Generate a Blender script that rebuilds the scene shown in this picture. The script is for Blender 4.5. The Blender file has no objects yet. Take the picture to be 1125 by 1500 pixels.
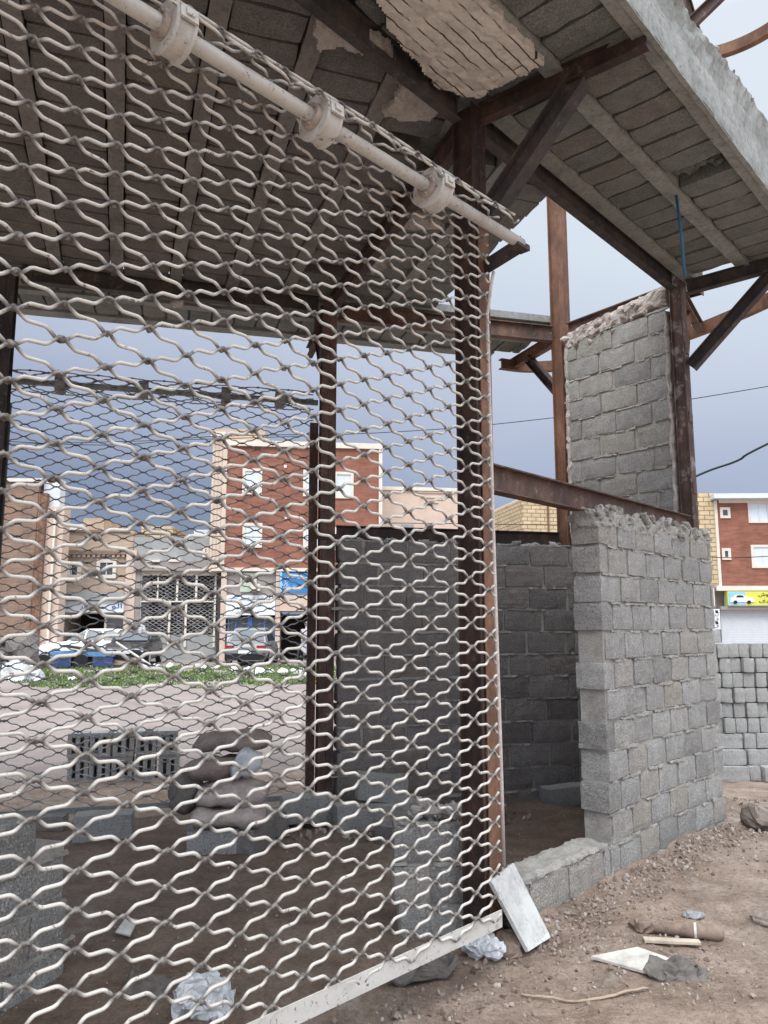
import bpy, bmesh, random
from math import *
from mathutils import Vector, Matrix, noise, Euler
R0 = random.Random(7)
S = bpy.context.scene
COL = S.collection
D2 = pi/180

# ------------------------------------------------------------------ camera constants
PITCH, FOC, EYE = 8.18*D2, 1127., 1.6
def ray(px, py):
    x = (px-562.5)/FOC; y = (py-750)/FOC
    return Vector((x, cos(PITCH)+y*sin(PITCH), sin(PITCH)-y*cos(PITCH)))
def onz(px, py, z):
    d = ray(px, py); t = (z-EYE)/d.z
    return Vector((d.x*t, d.y*t, z))
def ony(px, py, Y):
    d = ray(px, py); t = Y/d.y
    return Vector((d.x*t, Y, EYE+d.z*t))
def smooth(a, b, x):
    t = max(0., min(1., (x-a)/(b-a))); return t*t*(3-2*t)
def nz(x, y, z=0.): return noise.noise(Vector((x, y, z)))

# ------------------------------------------------------------------ mesh builder
class MB:
    def __init__(s): s.v = []; s.f = []; s.w = []
    def add(s, vs, fs, w=None):
        o = len(s.v); s.v += [Vector(p) for p in vs]; s.f += [tuple(i+o for i in f) for f in fs]
        s.w += (w if w else [0.]*len(vs))
    def obox(s, c, ex, ey, ez, l, w, h):
        c = Vector(c); ex = Vector(ex)*l/2; ey = Vector(ey)*w/2; ez = Vector(ez)*h/2
        vs = [c+ex*a+ey*b+ez*d for d in (-1, 1) for b in (-1, 1) for a in (-1, 1)]
        s.add(vs, [(0,2,3,1),(4,5,7,6),(0,1,5,4),(2,6,7,3),(0,4,6,2),(1,3,7,5)])
    def box(s, x0, x1, y0, y1, z0, z1):
        s.obox(((x0+x1)/2,(y0+y1)/2,(z0+z1)/2),(1,0,0),(0,1,0),(0,0,1),abs(x1-x0),abs(y1-y0),abs(z1-z0))
    def tube(s, pts, r, n=6, wear=None, closed=False):
        pts = [Vector(p) for p in pts]; m = len(pts); vs = []; ws = []
        rr = r if isinstance(r, (list, tuple)) else [r]*m
        for i, p in enumerate(pts):
            t = (pts[min(i+1, m-1)]-pts[max(i-1, 0)])
            t = t.normalized() if t.length > 1e-9 else Vector((0,0,1))
            a = Vector((0,0,1)) if abs(t.z) < .9 else Vector((1,0,0))
            u = t.cross(a).normalized(); v = t.cross(u)
            for k in range(n):
                g = 2*pi*k/n; vs.append(p+(u*cos(g)+v*sin(g))*rr[i]); ws.append(wear[i] if wear else 0.)
        fs = [(i*n+k, i*n+(k+1)%n, (i+1)*n+(k+1)%n, (i+1)*n+k) for i in range(m-1) for k in range(n)]
        fs += [tuple(range(n-1,-1,-1)), tuple((m-1)*n+k for k in range(n))]
        s.add(vs, fs, ws)
    def loft(s, rings, cap=True):
        n = len(rings[0]); vs = [p for r in rings for p in r]
        fs = [(i*n+k, i*n+(k+1)%n, (i+1)*n+(k+1)%n, (i+1)*n+k) for i in range(len(rings)-1) for k in range(n)]
        if cap: fs += [tuple(range(n-1,-1,-1)), tuple((len(rings)-1)*n+k for k in range(n))]
        s.add(vs, fs)
    def lathe(s, c, ax, prof, n=16):
        ax = Vector(ax).normalized(); a = Vector((0,0,1)) if abs(ax.z) < .9 else Vector((1,0,0))
        u = ax.cross(a).normalized(); v = ax.cross(u); c = Vector(c)
        s.loft([[c+ax*h+(u*cos(2*pi*k/n)+v*sin(2*pi*k/n))*r for k in range(n)] for h, r in prof])
    def isec(s, p0, p1, h, b, tf=.009, tw=.006, up=(0,0,1), web=True, lip=0.):
        """I-section from p0 to p1: depth h along up, flange width b"""
        p0 = Vector(p0); p1 = Vector(p1); t = (p1-p0); L = t.length; t.normalize()
        side = t.cross(Vector(up)).normalized(); upv = side.cross(t).normalized(); c = (p0+p1)/2
        for q in (1, -1): s.obox(c+upv*q*(h/2-tf/2), t, side, upv, L, b, tf)
        s.obox(c, t, side, upv, L-.002, tw, h-2*tf+.002)
    def chan(s, p0, p1, h, b, up=(0,0,1), tf=.009):
        p0 = Vector(p0); p1 = Vector(p1); t = (p1-p0); L = t.length; t.normalize()
        side = t.cross(Vector(up)).normalized(); upv = side.cross(t).normalized(); c = (p0+p1)/2
        for q in (1, -1): s.obox(c+upv*q*(h/2-tf/2), t, side, upv, L, b, tf)
        s.obox(c-side*(b/2-tf/2), t, side, upv, L-.002, tf-.002, h-2*tf+.002)
    def block(s, c, ex, ey, ez, l, w, h, seg=(4,2,3), amp=.003, ch=.006, rng=R0, rnd=0., fq=9.):
        """a rough cast block: subdivided box, chamfered chipped edges, noise"""
        c = Vector(c); ex = Vector(ex); ey = Vector(ey); ez = Vector(ez)
        nx, ny, nzz = seg; idx = {}; vs = []; fs = []
        off = Vector((rng.random()*90, rng.random()*90, rng.random()*90))
        def vert(i, j, k):
            key = (i, j, k)
            if key in idx: return idx[key]
            q = [2.*i/nx-1, 2.*j/ny-1, 2.*k/nzz-1]
            e = sum(abs(abs(t)-1) < 1e-6 for t in q)
            d = [l/2, w/2, h/2]; p = [q[m]*d[m] for m in range(3)]
            if rnd:
                ln = sqrt(sum(t*t for t in q)) or 1.; mx = max(abs(t) for t in q)
                p = [p[m]*(1-rnd+rnd*mx/ln*1.15) for m in range(3)]
            if e >= 2:
                cc = ch*(.4+1.2*rng.random())*(1.5 if e == 3 else 1.)
                for m in range(3):
                    if abs(abs(q[m])-1) < 1e-6: p[m] -= copysign(min(cc, d[m]*.5), q[m])
            P = Vector(p); N = noise.noise_vector(P*fq+off)*amp
            P = P+N
            if amp > .004: P = P+noise.noise_vector(P*fq*2.7+off)*amp*.55
            idx[key] = len(vs); vs.append(c+ex*P.x+ey*P.y+ez*P.z); return idx[key]
        for i in range(nx):
            for j in range(ny):
                fs.append((vert(i,j,0),vert(i,j+1,0),vert(i+1,j+1,0),vert(i+1,j,0)))
                fs.append((vert(i,j,nzz),vert(i+1,j,nzz),vert(i+1,j+1,nzz),vert(i,j+1,nzz)))
            for k in range(nzz):
                fs.append((vert(i,0,k),vert(i+1,0,k),vert(i+1,0,k+1),vert(i,0,k+1)))
                fs.append((vert(i,ny,k),vert(i,ny,k+1),vert(i+1,ny,k+1),vert(i+1,ny,k)))
        for j in range(ny):
            for k in range(nzz):
                fs.append((vert(0,j,k),vert(0,j,k+1),vert(0,j+1,k+1),vert(0,j+1,k)))
                fs.append((vert(nx,j,k),vert(nx,j+1,k),vert(nx,j+1,k+1),vert(nx,j,k+1)))
        s.add(vs, fs)
    def lump(s, c, sx, sy, sz, seg=3, amp=.3, rng=R0, rot=None):
        e = Euler(rot if rot else (rng.uniform(-.5,.5), rng.uniform(-.5,.5), rng.uniform(0,6.3))).to_matrix()
        s.block(c, e.col[0], e.col[1], e.col[2], sx, sy, sz, (seg,seg,seg), min(sx,sy,sz)*amp, min(sx,sy,sz)*.12, rng, .55, 1.6/max(sx,sy,sz))
    def build(s, name, mat, parent=None, sm=False, local=False, wear=False):
        me = bpy.data.meshes.new(name)
        vs = s.v
        if parent is not None and not local:
            inv = MAT[parent.name].inverted(); vs = [inv@p for p in vs]
        base = None
        if parent is None and not local:
            xs = [p.x for p in vs]; ys = [p.y for p in vs]; zs = [p.z for p in vs]
            base = Vector(((min(xs)+max(xs))/2, (min(ys)+max(ys))/2, min(zs))); vs = [p-base for p in vs]
        me.from_pydata([tuple(p) for p in vs], [], s.f)
        if wear:
            at = me.attributes.new('wear', 'FLOAT', 'POINT'); at.data.foreach_set('value', s.w)
        if sm: me.polygons.foreach_set('use_smooth', [True]*len(me.polygons))
        me.materials.append(mat); me.update()
        o = bpy.data.objects.new(name, me); COL.objects.link(o)
        if base is not None: o.location = base; MAT[o.name] = Matrix.Translation(base)
        if parent is not None:
            o.parent = parent; MAT[o.name] = MAT[parent.name]
        return o
MAT = {}
def tag(o, label=None, cat=None, group=None, kind=None):
    if label: o['label'] = label
    if cat: o['category'] = cat
    if group: o['group'] = group
    if kind: o['kind'] = kind
    return o
def root(name, loc, label, cat, rz=0., group=None):
    o = bpy.data.objects.new(name, None); COL.objects.link(o); o.empty_display_size = .2
    o.location = loc; o.rotation_euler = (0,0,rz)
    MAT[o.name] = Matrix.Translation(Vector(loc))@Matrix.Rotation(rz, 4, 'Z')
    return tag(o, label, cat, group)

# ------------------------------------------------------------------ materials
class NT:
    def __init__(s, name, rough=.85, metal=0., spec=.3):
        s.m = bpy.data.materials.new(name); s.m.use_nodes = True; s.t = s.m.node_tree
        s.b = s.t.nodes['Principled BSDF']; s.b.inputs['Roughness'].default_value = rough
        s.b.inputs['Metallic'].default_value = metal; s.b.inputs['Specular IOR Level'].default_value = spec
        s.co = s.n('ShaderNodeTexCoord').outputs['Object']
    def n(s, k, **kw):
        x = s.t.nodes.new(k)
        for a, b in kw.items(): setattr(x, a, b)
        return x
    def l(s, a, b): s.t.links.new(a, b)
    def noise(s, scale, detail=4., rough=.6, co=None, sc=None):
        x = s.n('ShaderNodeTexNoise'); x.inputs['Scale'].default_value = scale
        x.inputs['Detail'].default_value = detail; x.inputs['Roughness'].default_value = rough
        co = co or s.co
        if sc:
            mp = s.n('ShaderNodeMapping'); mp.inputs['Scale'].default_value = sc; s.l(co, mp.inputs['Vector']); co = mp.outputs[0]
        s.l(co, x.inputs['Vector']); return x.outputs['Fac']
    def ramp(s, fac, stops):
        x = s.n('ShaderNodeValToRGB'); e = x.color_ramp.elements
        while len(e) < len(stops): e.new(.5)
        for i, (p, c) in enumerate(stops):
            e[i].position = p; e[i].color = (c[0], c[1], c[2], 1.) if isinstance(c, tuple) else (c, c, c, 1.)
        s.l(fac, x.inputs['Fac']); return x.outputs['Color']
    def mix(s, fac, a, b, mode='MIX'):
        x = s.n('ShaderNodeMix', data_type='RGBA', blend_type=mode)
        for v, i in ((fac, x.inputs[0]), (a, x.inputs[6]), (b, x.inputs[7])):
            if isinstance(v, (int, float)): i.default_value = v if i.type == 'VALUE' else (v, v, v, 1)
            elif isinstance(v, tuple): i.default_value = (*v, 1.)
            else: s.l(v, i)
        return x.outputs[2]
    def math(s, op, a, b=None):
        x = s.n('ShaderNodeMath', operation=op)
        for v, i in ((a, x.inputs[0]), (b, x.inputs[1])):
            if v is None: continue
            if isinstance(v, (int, float)): i.default_value = v
            else: s.l(v, i)
        return x.outputs[0]
    def island(s): return s.n('ShaderNodeNewGeometry').outputs['Random Per Island']
    def bump(s, h, strength=.5, dist=.01, prev=None):
        x = s.n('ShaderNodeBump'); x.inputs['Strength'].default_value = strength; x.inputs['Distance'].default_value = dist
        s.l(h, x.inputs['Height'])
        if prev: s.l(prev, x.inputs['Normal'])
        return x.outputs['Normal']
    def out(s, col, nor=None, rough=None):
        if isinstance(col, tuple): s.b.inputs['Base Color'].default_value = (*col, 1.)
        else: s.l(col, s.b.inputs['Base Color'])
        if nor: s.l(nor, s.b.inputs['Normal'])
        if rough is not None: s.l(rough, s.b.inputs['Roughness'])
        return s.m
def mul(c, k): return tuple(x*k for x in c)

def mat_block(name, c, var=.35, pit=1., stain=(.30,.26,.22), stain_amt=.5):
    t = NT(name, .95, 0, .15)
    isl = t.island()
    base = t.ramp(isl, [(0., mul(c, 1-var)), (.35, c), (.7, mul(c, 1+var*.35)), (1., (c[0]*1.02, c[1]*.96, c[2]*.88))])
    gr = t.noise(105., 5., .85)
    base = t.mix(.85, base, t.ramp(gr, [(.30, .12), (.43, .72), (.56, 1.06), (.70, 1.5)]), 'MULTIPLY')
    st = t.ramp(t.noise(1.7, 5., .65), [(.48, 0.), (.70, 1.)])
    base = t.mix(t.math('MULTIPLY', st, stain_amt), base, t.mix(.5, base, mul(stain, .6)))
    base = t.mix(.5, base, t.ramp(t.noise(7., 4., .7), [(.3, .6), (.7, 1.2)]), 'MULTIPLY')
    nn = t.bump(t.ramp(gr, [(.3, 0.), (.55, 1.)]), .8*pit, .008)
    return t.out(base, t.bump(t.noise(35., 4.), .5*pit, .012, nn))
def mat_mortar(name, c):
    t = NT(name, .95, 0, .15)
    base = t.ramp(t.noise(9., 6., .7), [(.25, mul(c, .55)), (.5, c), (.78, mul(c, 1.2))])
    base = t.mix(.6, base, t.ramp(t.noise(150., 3.), [(.3, .6), (.65, 1.1)]), 'MULTIPLY')
    return t.out(base, t.bump(t.noise(60., 6., .75), .9, .012))
def mat_smooth_concrete(name, c):
    t = NT(name, .9, 0, .2)
    base = t.ramp(t.noise(4., 6., .7), [(.25, mul(c, .6)), (.5, c), (.75, mul(c, 1.25))])
    base = t.mix(.7, base, t.ramp(t.noise(30., 5., .7), [(.32, .55), (.5, 1.), (.7, 1.15)]), 'MULTIPLY')
    return t.out(base, t.bump(t.noise(45., 5.), .6, .006))
def mat_rust(name, a, b, c, amt=.5, grime=.25):
    t = NT(name, .72, .0, .35)
    base = t.ramp(t.noise(5., 8., .76, sc=(1,1,.5)), [(.34, a), (.5, b), (.64, c)])
    base = t.mix(.55, base, t.ramp(t.noise(60., 5., .7), [(.3, .5), (.65, 1.15)]), 'MULTIPLY')
    sp = t.ramp(t.noise(11., 8., .8), [(.57, 0.), (.66, 1.)])
    base = t.mix(t.math('MULTIPLY', sp, grime), base, (.36,.33,.30))
    return t.out(base, t.bump(t.noise(90., 4.), .35, .003))
def mat_flat(name, c, rough=.7, var=.15, scale=8., spec=.3, metal=0.):
    t = NT(name, rough, metal, spec)
    base = t.ramp(t.noise(scale, 6., .7), [(.25, mul(c, 1-var*1.6)), (.5, c), (.75, mul(c, 1+var))])
    return t.out(base, t.bump(t.noise(scale*6, 4.), .15, .01))
def mat_brick(name, c1, c2, mortar, bw=.24, bh=.075, var=.2):
    t = NT(name, .9, 0, .2)
    x = t.n('ShaderNodeTexBrick'); sp = t.n('ShaderNodeSeparateXYZ'); cb = t.n('ShaderNodeCombineXYZ')
    t.l(t.co, sp.inputs[0]); t.l(t.math('ADD', sp.outputs[0], sp.outputs[1]), cb.inputs[0]); t.l(sp.outputs[2], cb.inputs[1]); t.l(cb.outputs[0], x.inputs['Vector'])
    x.inputs['Color1'].default_value = (*c1,1); x.inputs['Color2'].default_value = (*c2,1); x.inputs['Mortar'].default_value = (*mortar,1)
    x.inputs['Scale'].default_value = 1.; x.inputs['Brick Width'].default_value = bw; x.inputs['Row Height'].default_value = bh; x.inputs['Mortar Size'].default_value = bh*.1
    base = t.mix(.8, x.outputs['Color'], t.ramp(t.noise(1.2, 6., .7), [(.3, 1-var*1.5), (.7, 1+var)]), 'MULTIPLY')
    base = t.mix(.8, base, t.ramp(t.noise(2.6, 5., .65, sc=(.5,.5,3.)), [(.3, 1-var), (.7, 1+var)]), 'MULTIPLY')
    return t.out(base)

M = {}
M['block'] = mat_block('concrete_block', (.485,.472,.445), .24)
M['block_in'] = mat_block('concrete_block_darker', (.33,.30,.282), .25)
M['block_panel'] = mat_block('concrete_block_shaded', (.40,.39,.365), .25)  # darker block copy, shade of the panel's turned face put into the colour
M['block_new'] = mat_block('concrete_block_pale', (.45,.45,.43), .2, .7, stain_amt=.25)
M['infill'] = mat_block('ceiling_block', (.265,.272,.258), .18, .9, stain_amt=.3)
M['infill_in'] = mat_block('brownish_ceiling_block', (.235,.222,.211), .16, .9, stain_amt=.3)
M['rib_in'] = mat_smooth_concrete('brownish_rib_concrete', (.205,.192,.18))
M['mortar'] = mat_mortar('mortar', (.42,.395,.355))
M['mortar_pink'] = mat_mortar('pinkish_mortar', (.50,.44,.40))
M['rib'] = mat_smooth_concrete('rib_concrete', (.26,.267,.253))
M['fascia'] = mat_smooth_concrete('slab_edge_concrete', (.31,.32,.30))
M['plaster'] = mat_mortar('plaster', (.52,.475,.43))
M['steel'] = mat_rust('dark_rusty_steel', (.028,.019,.0165), (.052,.032,.026), (.105,.057,.041))
M['steel_grey'] = mat_rust('dark_grey_steel', (.03,.027,.026), (.06,.052,.05), (.10,.075,.06), grime=.3)
M['steel_or'] = mat_rust('orange_rusty_steel', (.105,.057,.038), (.19,.095,.060), (.29,.155,.09), grime=.15)
M['steel_md'] = mat_rust('brown_rusty_steel', (.060,.039,.032), (.115,.068,.053), (.20,.115,.083), grime=.6)
def mat_chipped():
    t = NT('chipped_white_metal', .55, 0, .3)
    base = t.ramp(t.noise(9., 7., .75), [(.3, (.42,.385,.34)), (.48, (.58,.55,.50)), (.7, (.63,.61,.565))])
    st = t.ramp(t.noise(5., 6., .7), [(.56, 0.), (.72, .6)]); base = t.mix(st, base, (.36,.27,.20))
    ch = t.ramp(t.noise(40., 6., .75), [(.60, 0.), (.64, .9)]); base = t.mix(ch, base, (.11,.07,.05))
    return t.out(base, t.bump(t.noise(60., 5.), .3, .003))
M['white_metal'] = mat_chipped()
def mat_marble():
    t = NT('dusty_marble', .45, 0, .35)
    base = t.ramp(t.noise(5., 8., .75), [(.3, (.42,.41,.39)), (.46, (.60,.60,.57)), (.6, (.66,.66,.63)), (.8, (.56,.53,.48))])
    v = t.ramp(t.noise(7., 6., .65, sc=(1,2.2,.6)), [(.485, 0.), (.5, .7), (.515, 0.)])
    base = t.mix(v, base, (.30,.29,.28))
    d = t.ramp(t.noise(18., 7., .8), [(.56, 0.), (.68, .8)])
    return t.out(t.mix(d, base, (.40,.33,.27)), t.bump(t.noise(60., 5.), .2, .003))
M['marble'] = mat_marble()
M['tile'] = mat_flat('white_tile', (.56,.53,.48), .6, .3, 9.)
M['blue'] = mat_flat('blue_plastic', (.045,.16,.27), .5, .15, 8.)
M['cloth_brown'] = mat_flat('dirty_brown_cloth', (.245,.185,.145), .95, .4, 12.)
M['cloth_grey'] = mat_flat('dark_grey_cloth', (.15,.135,.12), .95, .4, 12.)
M['plastic'] = mat_flat('crumpled_pale_plastic', (.60,.61,.62), .35, .25, 9., .5)
M['wood'] = mat_flat('pale_wood', (.50,.43,.34), .8, .25, 14.)
M['twig'] = mat_flat('pale_cane', (.36,.28,.21), .8, .3, 14.)
M['rock'] = mat_mortar('rock', (.30,.25,.215))
def mat_sack(name, c):
    t = NT(name, .95, 0, .1)
    base = t.ramp(t.noise(6., 7., .72), [(.3, mul(c, .55)), (.5, c), (.7, mul(c, 1.3))])
    wv = t.n('ShaderNodeTexWave'); wv.inputs['Scale'].default_value = 60.; wv.inputs['Distortion'].default_value = 1.5; t.l(t.co, wv.inputs['Vector'])
    base = t.mix(.3, base, wv.outputs['Fac'], 'MULTIPLY')
    return t.out(base, t.bump(t.noise(14., 6., .7), 1., .03, t.bump(wv.outputs['Fac'], .4, .003)))
M['sack'] = mat_sack('pinkish_sack', (.60,.50,.45))
M['sack_d'] = mat_sack('brown_sack', (.36,.29,.25))
M['rubber'] = mat_flat('black_rubber', (.015,.015,.016), .8, .2, 9.)
M['glass'] = mat_flat('dark_glass', (.06,.075,.085), .12, .2, 1., .6)
M['pane'] = mat_flat('pale_curtained_pane', (.62,.68,.74), .25, .08, 1.5, .5)
M['cable'] = mat_flat('black_cable', (.02,.02,.025), .7, .1)
M['grass'] = mat_flat('grass', (.11,.17,.045), .9, .45, .9)
M['intshade'] = mat_flat('interior_shade', (.05,.045,.042), .9, .2, 2.)  # near-black colour stands in for the shade inside the shops

def mat_wire(name, c):
    t = NT(name, .55, 0, .35)
    at = t.n('ShaderNodeAttribute', attribute_name='wear').outputs['Fac']
    base = t.ramp(t.noise(6., 4.), [(.3, mul(c, .82)), (.7, mul(c, 1.08))])
    chip = t.ramp(t.noise(38., 5., .7), [(.60, 0.), (.65, 1.)])
    base = t.mix(t.math('MULTIPLY', chip, .85), base, (.14,.09,.065))
    yel = t.ramp(t.noise(2.2, 5., .7), [(.58, 0.), (.75, .55)])
    base = t.mix(yel, base, mul(c, .72) if c[0] < .5 else (.46,.37,.28))
    w = t.math('MULTIPLY', at, t.ramp(t.noise(50., 4.), [(.25, .45), (.6, 1.)]))
    return t.out(t.mix(w, base, (.115,.10,.09) if c[0] > .5 else (.10,.095,.09)), t.bump(t.noise(80., 4.), .25, .002))
M['wire'] = mat_wire('white_painted_wire', (.66,.62,.555))
M['wire_d'] = mat_wire('darkened_wire', (.46,.45,.44))  # wire colour darkened to imitate the far grille's backlit look

def mat_ground():
    t = NT('dirt', .97, 0, .1)
    big = t.noise(.55, 5., .6); mid = t.noise(3.2, 7., .7); fine = t.noise(40., 6., .75)
    base = t.ramp(mid, [(.28, (.15,.108,.082)), (.48, (.285,.212,.165)), (.62, (.36,.275,.22)), (.8, (.45,.37,.31))])
    base = t.mix(t.ramp(big, [(.42, 0.), (.66, .75)]), base, t.ramp(mid, [(.3, (.18,.142,.115)), (.6, (.34,.28,.235)), (.8, (.43,.37,.32))]))
    base = t.mix(.8, base, t.ramp(fine, [(.3, .48), (.5, .96), (.7, 1.25)]), 'MULTIPLY')
    base = t.mix(.7, base, t.ramp(t.noise(130., 4., .8), [(.32, .5), (.5, 1.), (.68, 1.3)]), 'MULTIPLY')
    dmp = t.ramp(t.noise(1.3, 5., .6, sc=(1,1.6,1)), [(.55, 0.), (.66, .6)]); base = t.mix(dmp, base, t.mix(.55, base, (.10,.07,.055)))
    cem = t.ramp(t.noise(1.9, 6., .7, sc=(1.4,1,1)), [(.60, 0.), (.67, .55)]); base = t.mix(cem, base, (.42,.39,.355))
    vo = t.n('ShaderNodeTexVoronoi'); vo.inputs['Scale'].default_value = 55.; t.l(t.co, vo.inputs['Vector'])
    peb = t.ramp(vo.outputs['Distance'], [(.0, 1.), (.28, 0.)])
    sel = t.n('ShaderNodeSeparateColor'); t.l(vo.outputs['Color'], sel.inputs[0])
    pm = t.math('MULTIPLY', peb, t.ramp(sel.outputs[0], [(.72, 0.), (.74, 1.)]))
    base = t.mix(t.math('MULTIPLY', pm, .8), base, (.40,.35,.30))
    # pale pinkish dry road behind the building, real soil colour by place
    at = t.n('ShaderNodeAttribute', attribute_name='wear').outputs['Fac']
    road = t.ramp(t.noise(.5, 6., .7), [(.3, (.20,.165,.15)), (.6, (.27,.23,.21)), (.8, (.32,.28,.26))])
    base = t.mix(at, base, road)
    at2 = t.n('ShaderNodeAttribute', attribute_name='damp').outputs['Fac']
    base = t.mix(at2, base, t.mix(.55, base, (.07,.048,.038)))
    h = t.mix(.5, fine, t.noise(9., 6., .7))
    return t.out(base, t.bump(pm, .6, .012, t.bump(h, .9, .03)))
M['ground'] = mat_ground()

# ------------------------------------------------------------------ world, sun, camera
def make_world():
    w = bpy.data.worlds.new('World'); S.world = w; w.use_nodes = True; t = w.node_tree; N = t.nodes; L = t.links
    bg = N['Background']; bg.inputs['Strength'].default_value = 1.
    tc = N.new('ShaderNodeTexCoord'); sp = N.new('ShaderNodeSeparateXYZ'); L.new(tc.outputs['Generated'], sp.inputs[0])
    def math(op, a, b=None):
        x = N.new('ShaderNodeMath'); x.operation = op
        for v, i in ((a, x.inputs[0]), (b, x.inputs[1])):
            if v is None: continue
            if isinstance(v, (int, float)): i.default_value = v
            else: L.new(v, i)
        return x.outputs[0]
    mp = N.new('ShaderNodeMapping'); mp.inputs['Scale'].default_value = (1.5,1.5,3.2); mp.inputs['Location'].default_value = (3.1,.4,.2)
    L.new(tc.outputs['Generated'], mp.inputs[0])
    no = N.new('ShaderNodeTexNoise'); no.inputs['Scale'].default_value = 1.5; no.inputs['Detail'].default_value = 6.; no.inputs['Roughness'].default_value = .5
    L.new(mp.outputs[0], no.inputs['Vector'])
    e = math('ADD', math('SUBTRACT', math('MULTIPLY', sp.outputs[2], 1.25), .04), math('MULTIPLY', math('SUBTRACT', no.outputs['Fac'], .5), .20))
    e = math('ADD', e, math('MULTIPLY', sp.outputs[0], .22))
    r = N.new('ShaderNodeValToRGB'); el = r.color_ramp.elements
    st = [(0., (.16,.195,.275)), (.10, (.165,.203,.295)), (.20, (.26,.305,.41)), (.34, (.375,.415,.515)), (.60, (.51,.565,.635)), (.85, (.56,.61,.665)), (1., (.62,.65,.69))]
    while len(el) < len(st): el.new(.5)
    for i, (p, c) in enumerate(st): el[i].position = p; el[i].color = (*c, 1)
    L.new(e, r.inputs['Fac'])
    # overcast brightened towards the zenith and behind the camera, added to light the scene
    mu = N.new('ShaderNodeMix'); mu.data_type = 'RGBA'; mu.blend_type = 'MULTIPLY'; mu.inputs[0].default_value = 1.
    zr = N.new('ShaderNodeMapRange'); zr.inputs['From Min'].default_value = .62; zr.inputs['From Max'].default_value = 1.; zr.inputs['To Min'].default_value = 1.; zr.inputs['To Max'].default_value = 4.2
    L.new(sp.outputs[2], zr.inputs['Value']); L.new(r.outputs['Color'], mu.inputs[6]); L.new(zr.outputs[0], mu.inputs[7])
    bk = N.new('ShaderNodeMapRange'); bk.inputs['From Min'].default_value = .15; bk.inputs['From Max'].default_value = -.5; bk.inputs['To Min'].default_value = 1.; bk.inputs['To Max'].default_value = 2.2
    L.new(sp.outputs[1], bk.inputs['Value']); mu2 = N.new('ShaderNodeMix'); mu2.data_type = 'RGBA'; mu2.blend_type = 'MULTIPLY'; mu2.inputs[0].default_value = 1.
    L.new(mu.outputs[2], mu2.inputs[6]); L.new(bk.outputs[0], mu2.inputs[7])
    sk = N.new('ShaderNodeTexSky'); sk.sky_type = 'NISHITA'; sk.sun_disc = False; sk.sun_elevation = 52*D2; sk.sun_rotation = 205*D2
    sc = N.new('ShaderNodeMix'); sc.data_type = 'RGBA'; sc.blend_type = 'MULTIPLY'; sc.inputs[0].default_value = 1.; sc.inputs[7].default_value = (.06,.06,.06,1)
    L.new(sk.outputs[0], sc.inputs[6])
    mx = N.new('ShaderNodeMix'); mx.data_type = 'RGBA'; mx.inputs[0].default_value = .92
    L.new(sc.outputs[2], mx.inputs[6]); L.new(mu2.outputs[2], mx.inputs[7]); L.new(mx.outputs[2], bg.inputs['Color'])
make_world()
sun = bpy.data.lights.new('sun', 'SUN'); sun.energy = 1.2; sun.angle = 25*D2; sun.color = (1.,.96,.9)
so = bpy.data.objects.new('sun', sun); COL.objects.link(so)
so.rotation_euler = (38*D2, 0, -25*D2)
cam = bpy.data.cameras.new('camera'); co = bpy.data.objects.new('camera', cam); COL.objects.link(co)
cam.sensor_fit = 'VERTICAL'; cam.sensor_height = 36.; cam.lens = FOC/1500*36; cam.clip_start = .05; cam.clip_end = 2000
co.location = (0,0,EYE); co.rotation_euler = (pi/2+PITCH, 0, 0)
S.camera = co
S.view_settings.view_transform = 'Standard'; S.view_settings.look = 'None'; S.view_settings.exposure = .55; S.view_settings.gamma = 1.

# ------------------------------------------------------------------ plan of the building
def hv(deg): return Vector((sin(deg*D2), cos(deg*D2), 0))
def away(deg): return Vector((-cos(deg*D2), sin(deg*D2), 0))
UP = Vector((0,0,1))
cA = Vector((-3.19,6.19,0)); cB = Vector((-.52,6.9,0)); cC = Vector((1.80,7.5,0)); cD = Vector((2.60,6.48,0)); cE = Vector((.50,4.18,0))
uF = (cD-cE).normalized(); hF = degrees(atan2(uF.x, uF.y)); nF = away(hF)          # street front line
uB = (cC-cA).normalized(); hB = degrees(atan2(uB.x, uB.y)); nB = away(hB)          # back line
hG = 44.2; uG = hv(hG); nG = away(hG); gP = Vector((.543,3.78,0))                  # front grille

# ------------------------------------------------------------------ ground
def gh(x, y):
    z = -.08*smooth(8.5, 20, y) - .3*smooth(6.9, 9.0, y)*smooth(2.6, 3.6, x)*(1-smooth(9, 20, y))
    d = (x-cE.x)*nF.x+(y-cE.y)*nF.y+.10; q = (x-cE.x)*uF.x+(y-cE.y)*uF.y
    if -1.2 < d < .05 and .1 < q < 3.4: z += (.055+.04*nz(q*2.3, 4.))*exp(min(d,0)*5.5)*smooth(.1,.5,q)*(1-smooth(2.9,3.4,q))
    z += .03*nz(x*.9, y*.9, 3.)+.018*nz(x*3.1, y*3.1, 7.)+.012*nz(x*8, y*8, 1.)+.009*abs(nz(x*21, y*21, 2.))
    return z
def axis(a, b, fine, lo, hi, grow=1.25):
    xs = []; x = a
    while x < b: xs.append(x); x += fine
    st = fine; x = b; up = []
    while x < hi: up.append(x); st *= grow; x += st
    st = fine; x = a-fine; dn = []
    while x > lo: dn.append(x); st *= grow; x -= st
    return dn[::-1]+xs+up
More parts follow.
